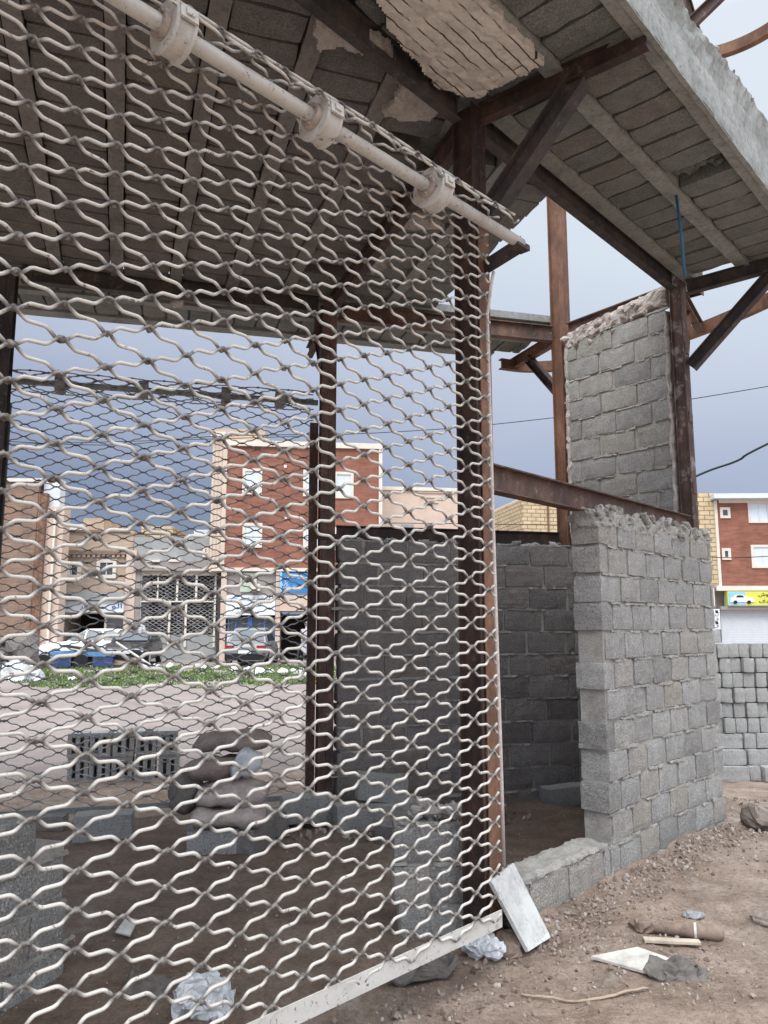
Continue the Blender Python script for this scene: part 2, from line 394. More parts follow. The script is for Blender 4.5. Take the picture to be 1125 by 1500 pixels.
def make_ground():
    xs = axis(-2.6, 3.9, .03, -600, 600); ys = axis(2.4, 8.2, .03, -300, 1500)
    vs = []; ro = []; da = []
    for y in ys:
        for x in xs:
            f = 1. if y < 60 else 0.
            vs.append((x, y, gh(x, y) if y < 120 and abs(x) < 120 else -.08*smooth(8.5,20,y)))
            r = smooth(8.3, 9.8, y+.4*nz(x*.8, y*.8)-x*.26)
            ro.append(r)
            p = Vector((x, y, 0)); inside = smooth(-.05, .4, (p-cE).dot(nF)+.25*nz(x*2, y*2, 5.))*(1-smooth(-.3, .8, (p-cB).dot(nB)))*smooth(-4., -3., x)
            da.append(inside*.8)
    nx = len(xs)
    fs = [(j*nx+i, j*nx+i+1, (j+1)*nx+i+1, (j+1)*nx+i) for j in range(len(ys)-1) for i in range(nx-1)]
    me = bpy.data.meshes.new('ground'); me.from_pydata(vs, [], fs)
    a = me.attributes.new('wear','FLOAT','POINT'); a.data.foreach_set('value', ro)
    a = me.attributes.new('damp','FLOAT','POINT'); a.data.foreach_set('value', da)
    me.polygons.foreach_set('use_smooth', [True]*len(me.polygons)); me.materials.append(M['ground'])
    o = bpy.data.objects.new('ground', me); COL.objects.link(o); tag(o, kind='structure')
make_ground()

# ------------------------------------------------------------------ rolling grilles
def grille(label, P, ud, back, s0, s1, z0, ztop, phase, mat, label_group=None, hw=.1408, hh=.0540, r=.0061, ns=6, rich=True, rail=True, pul=(), ax=(0,1), pr=.1):
    """wavy-wire roll-up grille; back = unit vector towards its roll axis"""
    rt = root('rolling_grille', P+ud*(s0+s1)/2+UP*z0, label, 'rolling grille')
    rng = random.Random(int(phase*1000)+3); mb = MB()
    RW = pr+.004
    def pos(s, h, off=0.):
        if h <= ztop: return P+ud*s+UP*h+back*off
        a = (h-ztop)/RW; rr = RW - .0035*a*1.0 - off
        return P+ud*s+UP*(ztop+rr*sin(a))+back*(RW-rr*cos(a))
    nw = int((ztop-z0)/hh)+ (7 if rich else 9)
    j0 = int(floor((s0-phase)/hw)); j1 = int(ceil((s1-phase)/hw))
    prof = [(0,0,1.),(.05,.045,1.),(.11,.15,1.),(.25,.41,.15),(.30,.472,0.),(.36,.492,0.),(.62,.508,0.),(.68,.522,0.),(.74,.58,.15),(.88,.84,1.),(.95,.955,1.)] if rich else [(0,0,1.),(.1,.07,1.),(.36,.46,0.),(.64,.54,0.),(.9,.93,1.)]
    for i in range(nw):
        pts = []; ws = []; dz = rng.uniform(-.003,.003)
        ext = rng.uniform(-.01,.012)
        for j in range(j0, j1):
            a = i+((i+j)&1); b = i+((i+j+1)&1); jx = rng.uniform(-.004,.004); jz = rng.uniform(-.003,.003)
            for (t, f, w) in prof:
                s = phase+(j+t)*hw+(jx if 0 < t else 0); lev = a+(b-a)*f
                h = z0+hh*lev+dz+(jz if .2 < t < .8 else 0)
                # neighbours hook through each other at the nodes
                up = (lev-i)-.5
                h += r*1.5*up
                off = r*.95*(1 if up > 0 else -1)*(1 if abs(up) > .44 else 0)
                if s < s0 or s > s1+ext: continue
                h += .010*nz(s*.9, h*1.1, phase)+.004*nz(s*3, h*2.5, phase+4); off += .016*nz(s*1.1, h*1.3, phase+9)
                pts.append(pos(s, h, off)); ws.append(w)
        if len(pts) > 2: mb.tube(pts, r*rng.uniform(.93,1.06), ns, ws)
    if rich:      # grey twisted ties at the crossings
        for i in range(nw-6):
            for j in range(-24, 5):
                s = phase+j*hw; h = z0+hh*i; h += .010*nz(s*.9, h*1.1, phase)+.004*nz(s*3, h*2.5, phase+4)
                if (i+j) & 1 or s > -.02 or s < s0 or h > 3.575 or i == 0: continue
                k = rng.uniform(.8,1.15); n0 = len(mb.v)
                mb.lump(P+ud*s+UP*h+back*rng.uniform(-.002,.002), .021*k, .018*k, .020*k, 2, .3, rng, (0,0,atan2(ud.y,ud.x)))
                mb.w[n0:] = [1.]*(len(mb.v)-n0)
    cu = mb.build('curtain', mat, rt, sm=True, wear=True)
    return rt, pos, nw, cu
# front grille
rt, pos, nw, cu = grille('large white wavy-wire rolling grille pulled down across the near street front', gP, uG, -nG, -3.4, -.004, .247, 3.575, -.62, M['wire'], hh=.0537, hw=.1413, pul=())
axc = gP-nG*.105+UP*3.575
mb = MB(); mb.tube([axc+uG*-3.5, axc+uG*.15], .029, 14)
mb.build('axle', M['white_metal'], rt, sm=True)
for s in (-.559, -1.247, -1.904, -2.58, -3.25):
    c = axc+uG*s; mb = MB()
    mb.lathe(c, uG, [(-.040,.034),(-.040,.089),(-.036,.094),(-.028,.092),(-.023,.086),(.023,.086),(.028,.092),(.036,.094),(.040,.089),(.040,.034)], 40)
    pu = mb.build('pulley', M['white_metal'], rt, sm=False)
    mb = MB(); mb.lathe(c, uG, [(-.060,.030),(-.060,.050),(-.041,.054),(-.041,.030)], 20)
    for k in range(3):
        a = k*2.1+.4; d = UP*sin(a)+nG*cos(a); mb.lathe(c+d*.04-uG*.060, -uG, [(0,.007),(.009,.007)], 8)
    mb.build('hub', mat_flat('stained_white_hub', (.40,.33,.28), .6, .4, 30.), pu)
    mb = MB(); d = (UP*.1+nG*-.95).normalized(); ex = uG; ez = d; ey = ex.cross(ez)
    mb.obox(c+d*.095+UP*.0, ex, ey, ez, .066, .05, .010); mb.obox(c+d*.103, ex, ey, ez, .03, .024, .010)
    mb.build('clamp', M['white_metal'], pu)
mb = MB(); b0 = gP+uG*-3.4; b1 = gP+uG*.0
ez = UP; c = (b0+b1)/2+UP*.25
mb.obox(c, uG, nG, UP, 3.4, .006, .075); mb.obox(c+nG*.022-UP*.034, uG, nG, UP, 3.398, .038, .006)
mb.build('bottom_bar', M['white_metal'], rt)
mb = MB(); mb.tube([gP+uG*.045+nG*.0+UP*3.42, gP+uG*.02+UP*3.34, gP+uG*.022+nG*.03+UP*3.18, gP+uG*.040+nG*.03+UP*1.9, gP+uG*.062+nG*.03+UP*.9, gP+uG*.068+nG*.03+UP*.46], .0095, 6)
mb.build('guide_rail', mat_flat('scratched_white_rail', (.58,.50,.45), .6, .25, 22.), rt, sm=True)
# back grille
pB = cA+nB*.16
wB = (cB-cA).length
rt2, pos2, nw2, cu2 = grille('rolling grille coloured dark as backlit, seen from inside, closing the far opening towards the houses', pB, uB, nB, -.02, wB-.10, .12, 3.68, .03, M['wire_d'], hh=.0535, rich=False, ns=5, r=.0056)
axc = pB+nB*.105+UP*3.68
mb = MB(); mb.tube([axc+uB*-.1, axc+uB*(wB-.05)], .028, 8); mb.build('axle', M['rib'], rt2, sm=True)
for s in (.42, 1.12, 1.85, 2.35):
    mb = MB(); mb.lathe(axc+uB*s, uB, [(-.04,.03),(-.04,.085),(.04,.085),(.04,.03)], 14); mb.build('pulley', M['rib'], rt2)
mb = MB(); mb.obox(pB+uB*wB/2+UP*.09-uB*.06, uB, nB, UP, wB-.2, .012, .045); mb.build('bottom_bar', M['rib'], rt2)
mb = MB(); mb.chan(pB+uB*(wB-.10)+UP*.05, pB+uB*(wB-.10)+UP*3.45, .075, .05, uB); mb.build('guide_rail', M['steel_md'], rt2)
mb = MB(); mb.chan(pB+uB*.02+UP*.05, pB+uB*.02+UP*3.45, .075, .05, -uB); mb.build('guide_rail', M['steel_grey'], rt2)

# ------------------------------------------------------------------ steel frame
ZS = 4.58   # underside of slab
fr = root('steel_frame', (0,6,0), 'rusty brown steel frame of columns, beams and braces carrying the raised slab', 'steel frame')
def column(c, depth_dir, z0, z1, mat, dep=.14, fl=.065, label=None, plates=True, seam=True):
    mb = MB(); side = UP.cross(depth_dir).normalized()
    for q in (-1, 1): mb.isec(c+side*q*(fl/2+.0015)+UP*z0, c+side*q*(fl/2+.0015)+UP*z1, dep, fl, up=depth_dir)
    o = mb.build('column', mat, fr)
    if label: o['label'] = label
    if plates:
        z = z0+.45
        while z < z1-.3:
            p = MB(); p.obox(c-depth_dir*(dep/2+.004)+UP*z, side, depth_dir, UP, fl*1.5, .006, .09)
            p.build('batten_plate', mat, o); z += .62
    return o
column(cE, nF, -.15, ZS+.02, M['steel'], label='dark double column in front with an orange rusty flange')
mb = MB(); side = UP.cross(nF).normalized()      # rusty orange outer flange plate of the front column
mb.obox(cE-nF*.080+uF*.012+UP*2.0, side, nF, UP, .105, .006, 4.1); mb.build('flange_plate', M['steel_or'], fr)
M['steel_sm'] = mat_rust('mortar_smeared_steel', (.055,.037,.031), (.10,.062,.05), (.17,.10,.075), grime=0.)
t_ = M['steel_sm'].node_tree; bs_ = t_.nodes['Principled BSDF']; old_ = bs_.inputs['Base Color'].links[0].from_socket
nz_ = t_.nodes.new('ShaderNodeTexNoise'); nz_.inputs['Scale'].default_value = 7.; nz_.inputs['Detail'].default_value = 9.; nz_.inputs['Roughness'].default_value = .72
tc_ = t_.nodes.new('ShaderNodeTexCoord'); t_.links.new(tc_.outputs['Object'], nz_.inputs['Vector'])
rp_ = t_.nodes.new('ShaderNodeValToRGB'); rp_.color_ramp.elements[0].position = .53; rp_.color_ramp.elements[1].position = .62; rp_.color_ramp.elements[1].color = (.75,.75,.75,1); t_.links.new(nz_.outputs['Fac'], rp_.inputs['Fac'])
mx_ = t_.nodes.new('ShaderNodeMix'); mx_.data_type = 'RGBA'; t_.links.new(rp_.outputs['Color'], mx_.inputs[0]); t_.links.new(old_, mx_.inputs[6]); mx_.inputs[7].default_value = (.34,.30,.27,1); t_.links.new(mx_.outputs[2], bs_.inputs['Base Color'])
column(cD, nF, -.2, 9.0, M['steel_sm'], dep=.105, fl=.055, label='brown column smeared with mortar beside the upper block panel')
column(cC, (cD-cC).normalized(), -.1, 8.6, M['steel_or'], dep=.13, fl=.075, label='orange rusty column rising above the slab')
column(cB, nB, -.15, ZS, M['steel_md'], label='dark column at the back beside the far grille')
column(cA, nB, -.15, ZS, M['steel_grey'])
def beam(p0, p1, h=.16, b=.08, mat='steel', name='beam', label=None, up=(0,0,1)):
    mb = MB(); mb.isec(p0, p1, h, b, up=up); o = mb.build(name, M[mat], fr)
    if label: o['label'] = label
    return o
zb = ZS-.085
uEB = (cB-cE).normalized(); uDC = (cC-cD).normalized()
beam(cE-uF*6.2+UP*(zb+.06), cE-uF*.11+UP*(zb+.06), b=.06, mat='steel_grey')                                   # over the front grille
beam(cE+uF*.11+UP*(zb+.075), cD-uF*.11+UP*(zb+.075), b=.07, mat='steel_grey', label='beam along the street front under the overhanging slab')
beam(cE+uEB*.13+UP*(zb+.03), cB-uEB*.12+UP*(zb+.03), b=.07)
beam(cA-uB*3+UP*(zb+.06), cA-uB*.1+UP*(zb+.06), mat='steel_grey'); beam(cA+uB*.1+UP*(zb+.06), cB-uB*.1+UP*(zb+.06), mat='steel_grey')
beam(cB+uB*.1+UP*zb, cC-uB*.1+UP*zb, mat='steel_md')
beam(cD+uDC*.1+UP*(zb+.02), cC-uDC*.1+UP*(zb+.02), h=.14, mat='steel_md')
zl = 2.41
beam(cE+uF*.09+UP*zl, cD-uF*.09+UP*zl, h=.155, b=.09, mat='steel_md', name='lintel', label='brown lintel running over the curved block wall')
beam(cB+uB*.09+UP*zl, cC-uB*.09+UP*zl, h=.12, b=.08, mat='steel', name='lintel')
fE = cE-nF*1.045+uF*.11; fD = cD+(-nF*1.03)+uF*.12
beam(cE-nF*.09+UP*(zb+.04), fE+UP*(zb+.07), h=.11, b=.06)                # cantilevers
beam(cD-nF*.09+UP*(zb+.02), fD+UP*(zb+.06), h=.12, b=.07, mat='steel_grey')
tC = Vector((1.45,8.42,0)); beam(cC+nB*.08+UP*zb, tC+UP*zb, h=.12, b=.07, mat='steel_or')
tB = cB+nB*1.15; beam(cB+nB*.08+UP*zb, tB+UP*zb, h=.12, b=.07)
def brace(p0, p1, w=.10, b=.085, mat='steel', label=None):
    mb = MB(); mb.isec(p0, p1, w, b, up=(0,0,1)); o = mb.build('brace', M[mat], fr)
    if label: o['label'] = label
    return o
dE = (fE-cE).normalized()
brace(cE+dE*.10+UP*3.88, cE+dE*.69+UP*4.50, .115, .1, 'steel_grey', label='thick dark knee brace at the head of the front column')
dD = (fD-cD).normalized()
brace(cD+dD*.08+UP*3.80, cD+dD*.80+UP*4.50, .10, .09, 'steel_grey')
dC = (tC-cC).normalized()
brace(cC+dC*.08+UP*3.92, cC+dC*.62+UP*4.45, .09, .07, 'steel')
brace(cB+nB*.08-uB*.0+UP*3.80, cB+nB*.55+UP*4.42, .09, .07)
mb = MB(); mb.obox(cB-uB*.07+UP*4.2, uB, nB, UP, .008, .12, .5)
mb.obox(cB-uB*.105+UP*4.3, uB, nB, UP, .06, .01, .28); mb.build('gusset', M['steel'], fr)
brace(cD+Vector((.05,.02,6.93)), cD+Vector((1.2,-.1,8.05)), .10, .09, 'steel_md')     # upper storey brace
column(Vector((2.97,7.0,0)), nF, 4.7, 9.0, M['steel_md'], plates=False)
brace(Vector((3.08,7.1,8.1)), Vector((3.25,7.1,7.30)), .08, .07, 'steel')
brace(Vector((2.92,6.95,8.2)), Vector((2.78,6.75,7.25)), .08, .07, 'steel')
def ring(c, r, a0, a1, z, mat, n=26, h=.14, b=.07, label=None):
    mb = MB(); rings = []
    for i in range(n+1):
        a = (a0+(a1-a0)*i/n)*D2; d = Vector((cos(a), sin(a), 0)); p = c+d*r+UP*z
        sec = [(-b/2,-h/2),(b/2,-h/2),(b/2,-h/2+.01),(-b/2+.012,-h/2+.01),(-b/2+.012,h/2-.01),(b/2,h/2-.01),(b/2,h/2),(-b/2,h/2)]
        rings.append([p+d*x+UP*y for x, y in sec])
    mb.loft(rings); o = mb.build('ring_beam', M[mat], fr)
    if label: o['label'] = label
    return o
def sweep(pts, z, mat, label, h=.115, b=.07):
    P = [Vector((x, y, z)) for x, y in pts]; Q = []
    for i in range(len(P)-1):
        a, c, d, e = P[max(i-1,0)], P[i], P[i+1], P[min(i+2,len(P)-1)]
        for k in range(6):
            t = k/6; Q.append(.5*((2*c)+(d-a)*t+(2*a-5*c+4*d-e)*t*t+(3*c-a-3*d+e)*t**3))
    Q.append(P[-1]); mb = MB(); rings = []
    for i, q in enumerate(Q):
        t = (Q[min(i+1,len(Q)-1)]-Q[max(i-1,0)]).normalized(); d = t.cross(UP)
        sec = [(-b/2,-h/2),(b/2,-h/2),(b/2,-h/2+.01),(-b/2+.012,-h/2+.01),(-b/2+.012,h/2-.01),(b/2,h/2-.01),(b/2,h/2),(-b/2,h/2)]
        rings.append([q+d*x+UP*y for x, y in sec])
    mb.loft(rings); o = mb.build('ring_beam', M[mat], fr); o['label'] = label
sweep([(3.85,5.3),(3.74,5.75),(3.60,6.2),(3.46,6.57),(3.3,6.95),(3.05,7.4),(2.7,7.85),(2.3,8.2),(1.95,8.37),(1.6,8.40),(1.3,8.30)], 4.47, 'steel_or', 'curved orange ring beam at slab level round the pointed corner')
ring(Vector((3.02,6.22,0)), .86, -35, 105, 7.28, 'steel_or', h=.115, label='curved rusty ring beam of the upper storey')
rp = Vector((3.10,7.22,0))
beam(cD+Vector((.06,.05,zb)), rp+UP*(4.47), h=.10, b=.07, mat='steel_md')
brace(cD+Vector((.06,.05,3.95)), cD+(rp-cD)*.42+UP*4.42, .07, .06, 'steel_or')
for z in (3.56, 3.04, 2.55):       # stub brackets on the side of the column
    mb = MB(); p = cD+uF*.075+UP*z
    mb.add([p, p+uF*.085+UP*.06, p+uF*.085+UP*.07, p+UP*.07, p+nF*.05, p+nF*.05+uF*.085+UP*.06, p+nF*.05+uF*.085+UP*.07, p+nF*.05+UP*.07],
           [(0,1,2,3),(4,7,6,5),(0,4,5,1),(1,5,6,2),(2,6,7,3),(3,7,4,0)]); mb.build('stub_bracket', M['steel'], fr)
mb = MB(); br0 = cE-nF*.07+uF*.02+UP*3.60; br1 = gP+uG*.16-nG*.10+UP*3.58
mb.obox((br0+br1)/2, (br1-br0).normalized(), nF.cross((br1-br0).normalized()).normalized(), UP, (br1-br0).length, .045, .05)
mb.obox(br1-uG*.02-UP*.02, uG, nG, UP, .11, .06, .03); mb.build('grille_bracket', M['steel_grey'], fr)
mb = MB(); mb.obox(cB-nB*.075+UP*2.36, uB, nB, UP, .2, .01, .05); mb.build('bracket_plate', M['steel'], fr)

# ------------------------------------------------------------------ floor slab
sl = root('floor_slab', (0,5.5,ZS), 'grey rib-and-block concrete slab overhead with a broad overhanging edge', 'concrete slab')
R1 = random.Random(11); HOLE = []
def strip(mbi, p0, u, n, a0, a1, b0, b1, bl=.205, miss=.02, zz=ZS+.02, bh=.2):
    """infill blocks laid along u between across-offsets b0..b1"""
    s = a0+R1.uniform(0,.1)
    while s < a1:
        L = min(bl, a1-s)
        if L > .05 and R1.random() > miss:
            c0 = p0+u*(s+L/2)+n*((b0+b1)/2)
            if (c0.xy-Vector((2.18,4.82))).length < .105: HOLE.append((c0, u, n)); s += bl; continue
            c = p0+u*(s+L/2)+n*((b0+b1)/2)+UP*(zz+bh/2+R1.uniform(-.004,.004))
            mbi.block(c, u, n, UP, L-.006-R1.uniform(0,.006), abs(b1-b0)-.004, bh, (2,4,1), .004, .006, R1)
        s += bl
def rib(p0, u, n, a0, a1, b, w=.10, z=ZS+.005, name='rib', hgt=.2, mat='rib'):
    mb = MB(); m = max(2, int((a1-a0)/.12)); rings = []
    for i in range(m+1):
        s = a0+(a1-a0)*i/m; c = p0+u*s+n*b
        e = [.006*nz(s*6, b*9, k) for k in range(4)]
        rings.append([c+n*(-w/2+e[0])+UP*(z+e[2]*.6), c+n*(w/2+e[1])+UP*(z+e[3]*.6), c+n*(w/2+e[1]*.5)+UP*(z+hgt), c+n*(-w/2+e[0]*.5)+UP*(z+hgt)])
    mb.loft(rings); return mb.build(name, M[mat], sl)
sD = (cD-cE).dot(uF)
mbi = MB(); mbr = MB()
# street overhang: strips parallel to the front
strip(mbi, cE, uF, nF, -6.0, -.12, -.145, -.045-.0, miss=.0)
strip(mbi, cE, uF, nF, -6., sD+.0, -.495, -.155, miss=0.)
strip(mbi, cE, uF, nF, -6., sD+.1, -.972, -.60, miss=0.)
strip(mbi, cE, uF, nF, .15, sD-.0, -.10, -.05, miss=.0)
for b, w in ((-.105,.10), (-.547,.105), (-1.022,.10)):
    rib(cE, uF, nF, -6. if b < -.3 else .12, sD+.1, b, w)
# room: ribs run from front to back
hR = -18.8; uR = hv(hR); nR = Vector((cos(hR*D2), -sin(hR*D2), 0))
def span(m, pad0=.06, pad1=.06):
    """from the front beam to the back beam along uR at across-offset m"""
    p = nR*m
    t0 = (cE-p).dot(nF)/uR.dot(nF); t1 = (cB-p).dot(nB)/uR.dot(nB)
    return t0+pad0/abs(uR.dot(nF)), t1-pad1/abs(uR.dot(nB))
mEB = cE.dot(nR)
m = mEB-.07; k = 0
while m > -4.6:
    a0, a1 = span(m-.21)
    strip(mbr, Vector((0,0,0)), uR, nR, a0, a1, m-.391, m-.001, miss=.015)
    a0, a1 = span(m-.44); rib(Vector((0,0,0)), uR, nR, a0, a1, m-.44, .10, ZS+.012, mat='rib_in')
    m -= .49
a0, a1 = span(mEB+.25); strip(mbi, Vector((0,0,0)), uR, nR, a0+.2, a1, mEB+.06, mEB+.42)
a0, a1 = span(mEB+.47); rib(Vector((0,0,0)), uR, nR, a0, a1, mEB+.47, .10, ZS+.008)
a0, a1 = span(mEB+.75); strip(mbi, Vector((0,0,0)), uR, nR, a0+.05, a1, mEB+.53, mEB+.93)
# back overhang
for b0, b1 in ((.06,.40), (.52,.88)): strip(mbi, cB, uB, nB, -6.2, (cC-cB).dot(uB)-.05, b0, b1, bl=.22, miss=.0, bh=.08)
for b, w in ((.46,.10), (.96,.15)): rib(cB, uB, nB, -6.2, (cC-cB).dot(uB)-.1+(0 if b < .8 else -.25), b, w, hgt=.08)
for c0, u_, n_ in HOLE:
    for k in range(5): mbi.lump(c0+u_*R1.uniform(-.06,.06)+n_*(-.16+k*.075)+UP*(ZS+.10+R1.uniform(-.01,.03)), .09, .08, .07, 4, .4, R1)
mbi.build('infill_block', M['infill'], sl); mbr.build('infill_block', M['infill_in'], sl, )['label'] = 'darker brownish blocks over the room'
# deck on top
W = lambda p, z: Vector((p.x, p.y, z))
sC = (cC-cB).dot(uB)
def deck(outl, z0, z1):
    mb = MB(); nn = len(outl); vs = [W(p, z0) for p in outl]+[W(p, z1) for p in outl]
    mb.add(vs, [tuple(range(nn-1,-1,-1)), tuple(range(nn,2*nn))]+[(i,(i+1)%nn,(i+1)%nn+nn,i+nn) for i in range(nn)])
    mb.build('deck', M['rib'], sl)
outl = [cE-uF*6-nF*1.055, fD-nF*.02+uF*.0, cD+uF*.05, cD-uF*.1+nF*.05, cE+uF*.93+nF*.06, nR*(mEB+.95)+uR*span(mEB+.95)[1], cB+nB*.02+uB*.3, cB+nB*.02-uB*6.2]
deck(outl, ZS+.19, 4.93)
deck([cB+nB*.03-uB*6.2, cB+nB*.03+uB*(sC-.02), cB+nB*.55+uB*(sC-.06), cB+nB*1.03+uB*(sC-.35), cB+nB*1.03-uB*6.2], ZS+.06, ZS+.13)
# rough outer edge band towards the street
mb = MB(); P0 = cE-nF*1.07; n_s = 260; rows = 9; a0, a1 = -6., sD+.14
for face in (0,):
    vs = []; prof = [(.03,ZS-.004),(.0,ZS-.008),(-.004,ZS+.05),(-.004,ZS+.13),(-.003,ZS+.22),(-.002,ZS+.30),(-.006,ZS+.37),(-.014,ZS+.44),(-.024,ZS+.505),(.05,ZS+.53),(.3,ZS+.49)]
    for i in range(n_s+1):
        s = a0+(a1-a0)*i/n_s
        for k, (y, z) in enumerate(prof):
            a = .004 if k < 5 else .012 if k < 7 else .022
            z = ZS+(z-ZS)*(.77+.23*smooth(.2, 1.7, s))
            vs.append(P0+uF*s+nF*(y+a*nz(s*7, k*.7, 1.)+a*.6*nz(s*23, k*1.7, 9.))+UP*(z+(a*1.1*nz(s*6, k*.5, 5.)+a*.45*nz(s*31, k, 8.) if k > 1 else .004*nz(s*5, k, 2.))))
    q = len(prof); mb.add(vs, [(i*q+k, (i+1)*q+k, (i+1)*q+k+1, i*q+k+1) for i in range(n_s) for k in range(q-1)]+[tuple(n_s*q+k for k in range(q))])
for i in range(150):
    s = R1.uniform(a0, a1); mb.lump(P0+uF*s+nF*R1.uniform(-.015,.03)+UP*(ZS+.505*(.77+.23*smooth(.2, 1.7, s))+R1.uniform(-.03,.03)), R1.uniform(.02,.07), R1.uniform(.015,.04), R1.uniform(.02,.05), 2, .4, R1)
mb.build('edge_band', M['fascia'], sl, sm=False)
# plaster left on the soffit, its joints showing the mesh behind
def patch(poly_px, z, th, mat, name, amp=.01, step=.012):
    pts = [onz(x, y, z) for x, y in poly_px]
    x0 = min(p.x for p in pts); x1 = max(p.x for p in pts); y0 = min(p.y for p in pts); y1 = max(p.y for p in pts)
    def inside(x, y):
        r = False; j = len(pts)-1
        for i in range(len(pts)):
            a, b = pts[i], pts[j]
            if (a.y > y) != (b.y > y) and x < (b.x-a.x)*(y-a.y)/(b.y-a.y)+a.x: r = not r
            j = i
        return r
    mb = MB(); nx = int((x1-x0)/step)+1; ny = int((y1-y0)/step)+1; idx = {}; vs = []; fs = []
    cell = set()
    for i in range(nx):
        for j in range(ny):
            x = x0+(i+.5)*step; y = y0+(j+.5)*step
            if inside(x+.03*nz(x*14, y*14), y+.03*nz(x*14+5, y*14)): cell.add((i,j))
    def v(i, j, t):
        if (i,j,t) not in idx:
            x = x0+i*step; y = y0+j*step; idx[(i,j,t)] = len(vs)
            zz = z-th+amp*nz(x*11, y*11, 4.)+amp*.6*nz(x*34, y*34) if t else z+.03
            vs.append((x+.3*step*nz(x*60, y*60), y+.3*step*nz(y*60, x*60), zz))
        return idx[(i,j,t)]
    for i, j in cell:
        fs.append((v(i,j,1),v(i,j+1,1),v(i+1,j+1,1),v(i+1,j,1)))
        for (di, dj, a, b) in ((-1,0,(i,j),(i,j+1)),(1,0,(i+1,j+1),(i+1,j)),(0,-1,(i+1,j),(i,j)),(0,1,(i,j+1),(i+1,j+1))):
            if (i+di, j+dj) not in cell: fs.append((v(*a,1),v(*b,1),v(*b,0),v(*a,0)))
    mb.add(vs, fs); return mb.build(name, mat, sl, sm=False)
def mat_lath():
    t = NT('plaster_on_lath', .95, 0, .15); c = (.68,.63,.575)
    base = t.ramp(t.noise(9., 6., .7), [(.25, mul(c, .7)), (.5, c), (.78, mul(c, 1.15))])
    mp = t.n('ShaderNodeMapping'); mp.inputs['Rotation'].default_value = (0,0,-(90-hF)*D2); t.l(t.co, mp.inputs['Vector'])
    dn = t.n('ShaderNodeTexNoise'); dn.inputs['Scale'].default_value = 9.; t.l(mp.outputs[0], dn.inputs['Vector'])
    vm = t.n('ShaderNodeVectorMath', operation='MULTIPLY_ADD'); t.l(dn.outputs['Color'], vm.inputs[0]); vm.inputs[1].default_value = (.02,.012,0); t.l(mp.outputs[0], vm.inputs[2])
    br = t.n('ShaderNodeTexBrick'); t.l(vm.outputs[0], br.inputs['Vector']); br.inputs['Scale'].default_value = 1.
    br.inputs['Brick Width'].default_value = 1.6; br.inputs['Row Height'].default_value = .062; br.inputs['Mortar Size'].default_value = .0042
    gap = t.math('MULTIPLY', br.outputs['Fac'], t.ramp(t.noise(4.5, 3.), [(.42, 0.), (.52, 1.)]))
    base = t.mix(gap, base, (.09,.07,.055))
    h = t.math('SUBTRACT', 1., gap)
    vo = t.n('ShaderNodeTexVoronoi'); vo.inputs['Scale'].default_value = 11.; t.l(t.co, vo.inputs['Vector'])
    return t.out(base, t.bump(h, .8, .02, t.bump(t.noise(30., 6., .7), .8, .015, t.bump(t.math('SUBTRACT', 1., vo.outputs['Distance']), .6, .05))))
M['lath'] = mat_lath()
patch([(505,-120),(560,5),(590,62),(640,120),(690,135),(735,118),(795,88),(765,50),(716,0),(620,-120)], ZS+.0, .035, M['lath'], 'plaster_patch', .008)
patch([(458,40),(474,12),(525,40),(572,68),(578,84),(545,78),(505,64),(470,66)], ZS, .03, M['plaster'], 'plaster_patch', .012)
patch([(560,165),(600,110),(650,155),(630,172),(590,172)], ZS, .025, M['plaster'], 'plaster_patch', .010)
patch([(565,318),(600,310),(640,322),(650,332),(600,332)], ZS, .03, M['plaster'], 'plaster_patch', .010)
patch([(535,375),(560,370),(566,388),(545,398)], ZS, .03, M['plaster'], 'plaster_patch', .010)
patch([(250,440),(266,434),(268,446),(255,448)], ZS, .03, M['plaster'], 'plaster_patch', .010)

# ------------------------------------------------------------------ block walls
RW_ = random.Random(21)
def courses(mb, mc, line, L, z0, n, thick, ch=.203, bl=.40, bh=.19, rng=RW_, tone=0, top=None, ragged=0., jit=.004, seg=(7,2,4)):
    """line(s) -> (front-face point, along, inward) ; blocks with open rough joints"""
    for k in range(n):
        s = -(bl/2 if k % 2 else 0)+rng.uniform(-.04,.04)
        while s < L-.02:
            a = max(0., s); b = min(L, s+bl+rng.uniform(-.012,.012)); s2 = s+bl
            if b-a > .05:
                if top and z0+(k+1)*ch > top((a+b)/2)+.06: s = s2; continue
                tr = .008+rng.uniform(0,.008); dm = -tr/2 if a == 0 else (tr/2 if b == L else 0.)
                p, u, w = line((a+b)/2+dm); jit_ = jit if 0 < a and b < L else .001
                c = p+w*(thick/2+rng.uniform(-jit_,jit_))+UP*(z0+k*ch+bh/2+rng.uniform(-.003,.003)); tl = rng.uniform(-.012,.012)
                mb.block(c, (u+UP*tl).normalized(), w, UP, b-a-tr, thick, bh*rng.uniform(.97,1.015), seg, .0039, .0045, rng, 0., 15.)
            s = s2
    m = max(2, int(L/.06)); rings = []
    for i in range(m+1):
        s = L*i/m; p, u, w = line(s); zt = z0+n*ch-.02 if not top else min(z0+n*ch-.02, top(s)-.03)
        e = .006
        s_ = max(.03, min(L-.03, s)); p, u, w = line(s_)
        rings.append([p+w*.016+UP*z0, p+w*(thick-.016)+UP*z0, p+w*(thick-.016)+UP*zt, p+w*.016+UP*zt])
    mc.loft(rings)
    # mortar squeezed out of bed joints
    for k in range(1, n+1):
        for q in range(int(L*11)):
            if rng.random() < .4: continue
            s = rng.uniform(.03, max(.04, L-.03)); p, u, w = line(s)
            if top and z0+k*ch > top(s): continue
            mc.block(p+w*.012+UP*(z0+k*ch-.008+rng.uniform(-.003,.003)), u, w, UP, rng.uniform(.06,.26), .034, rng.uniform(.014,.030), (8,1,1), .007, .004, rng, 0., 25.)
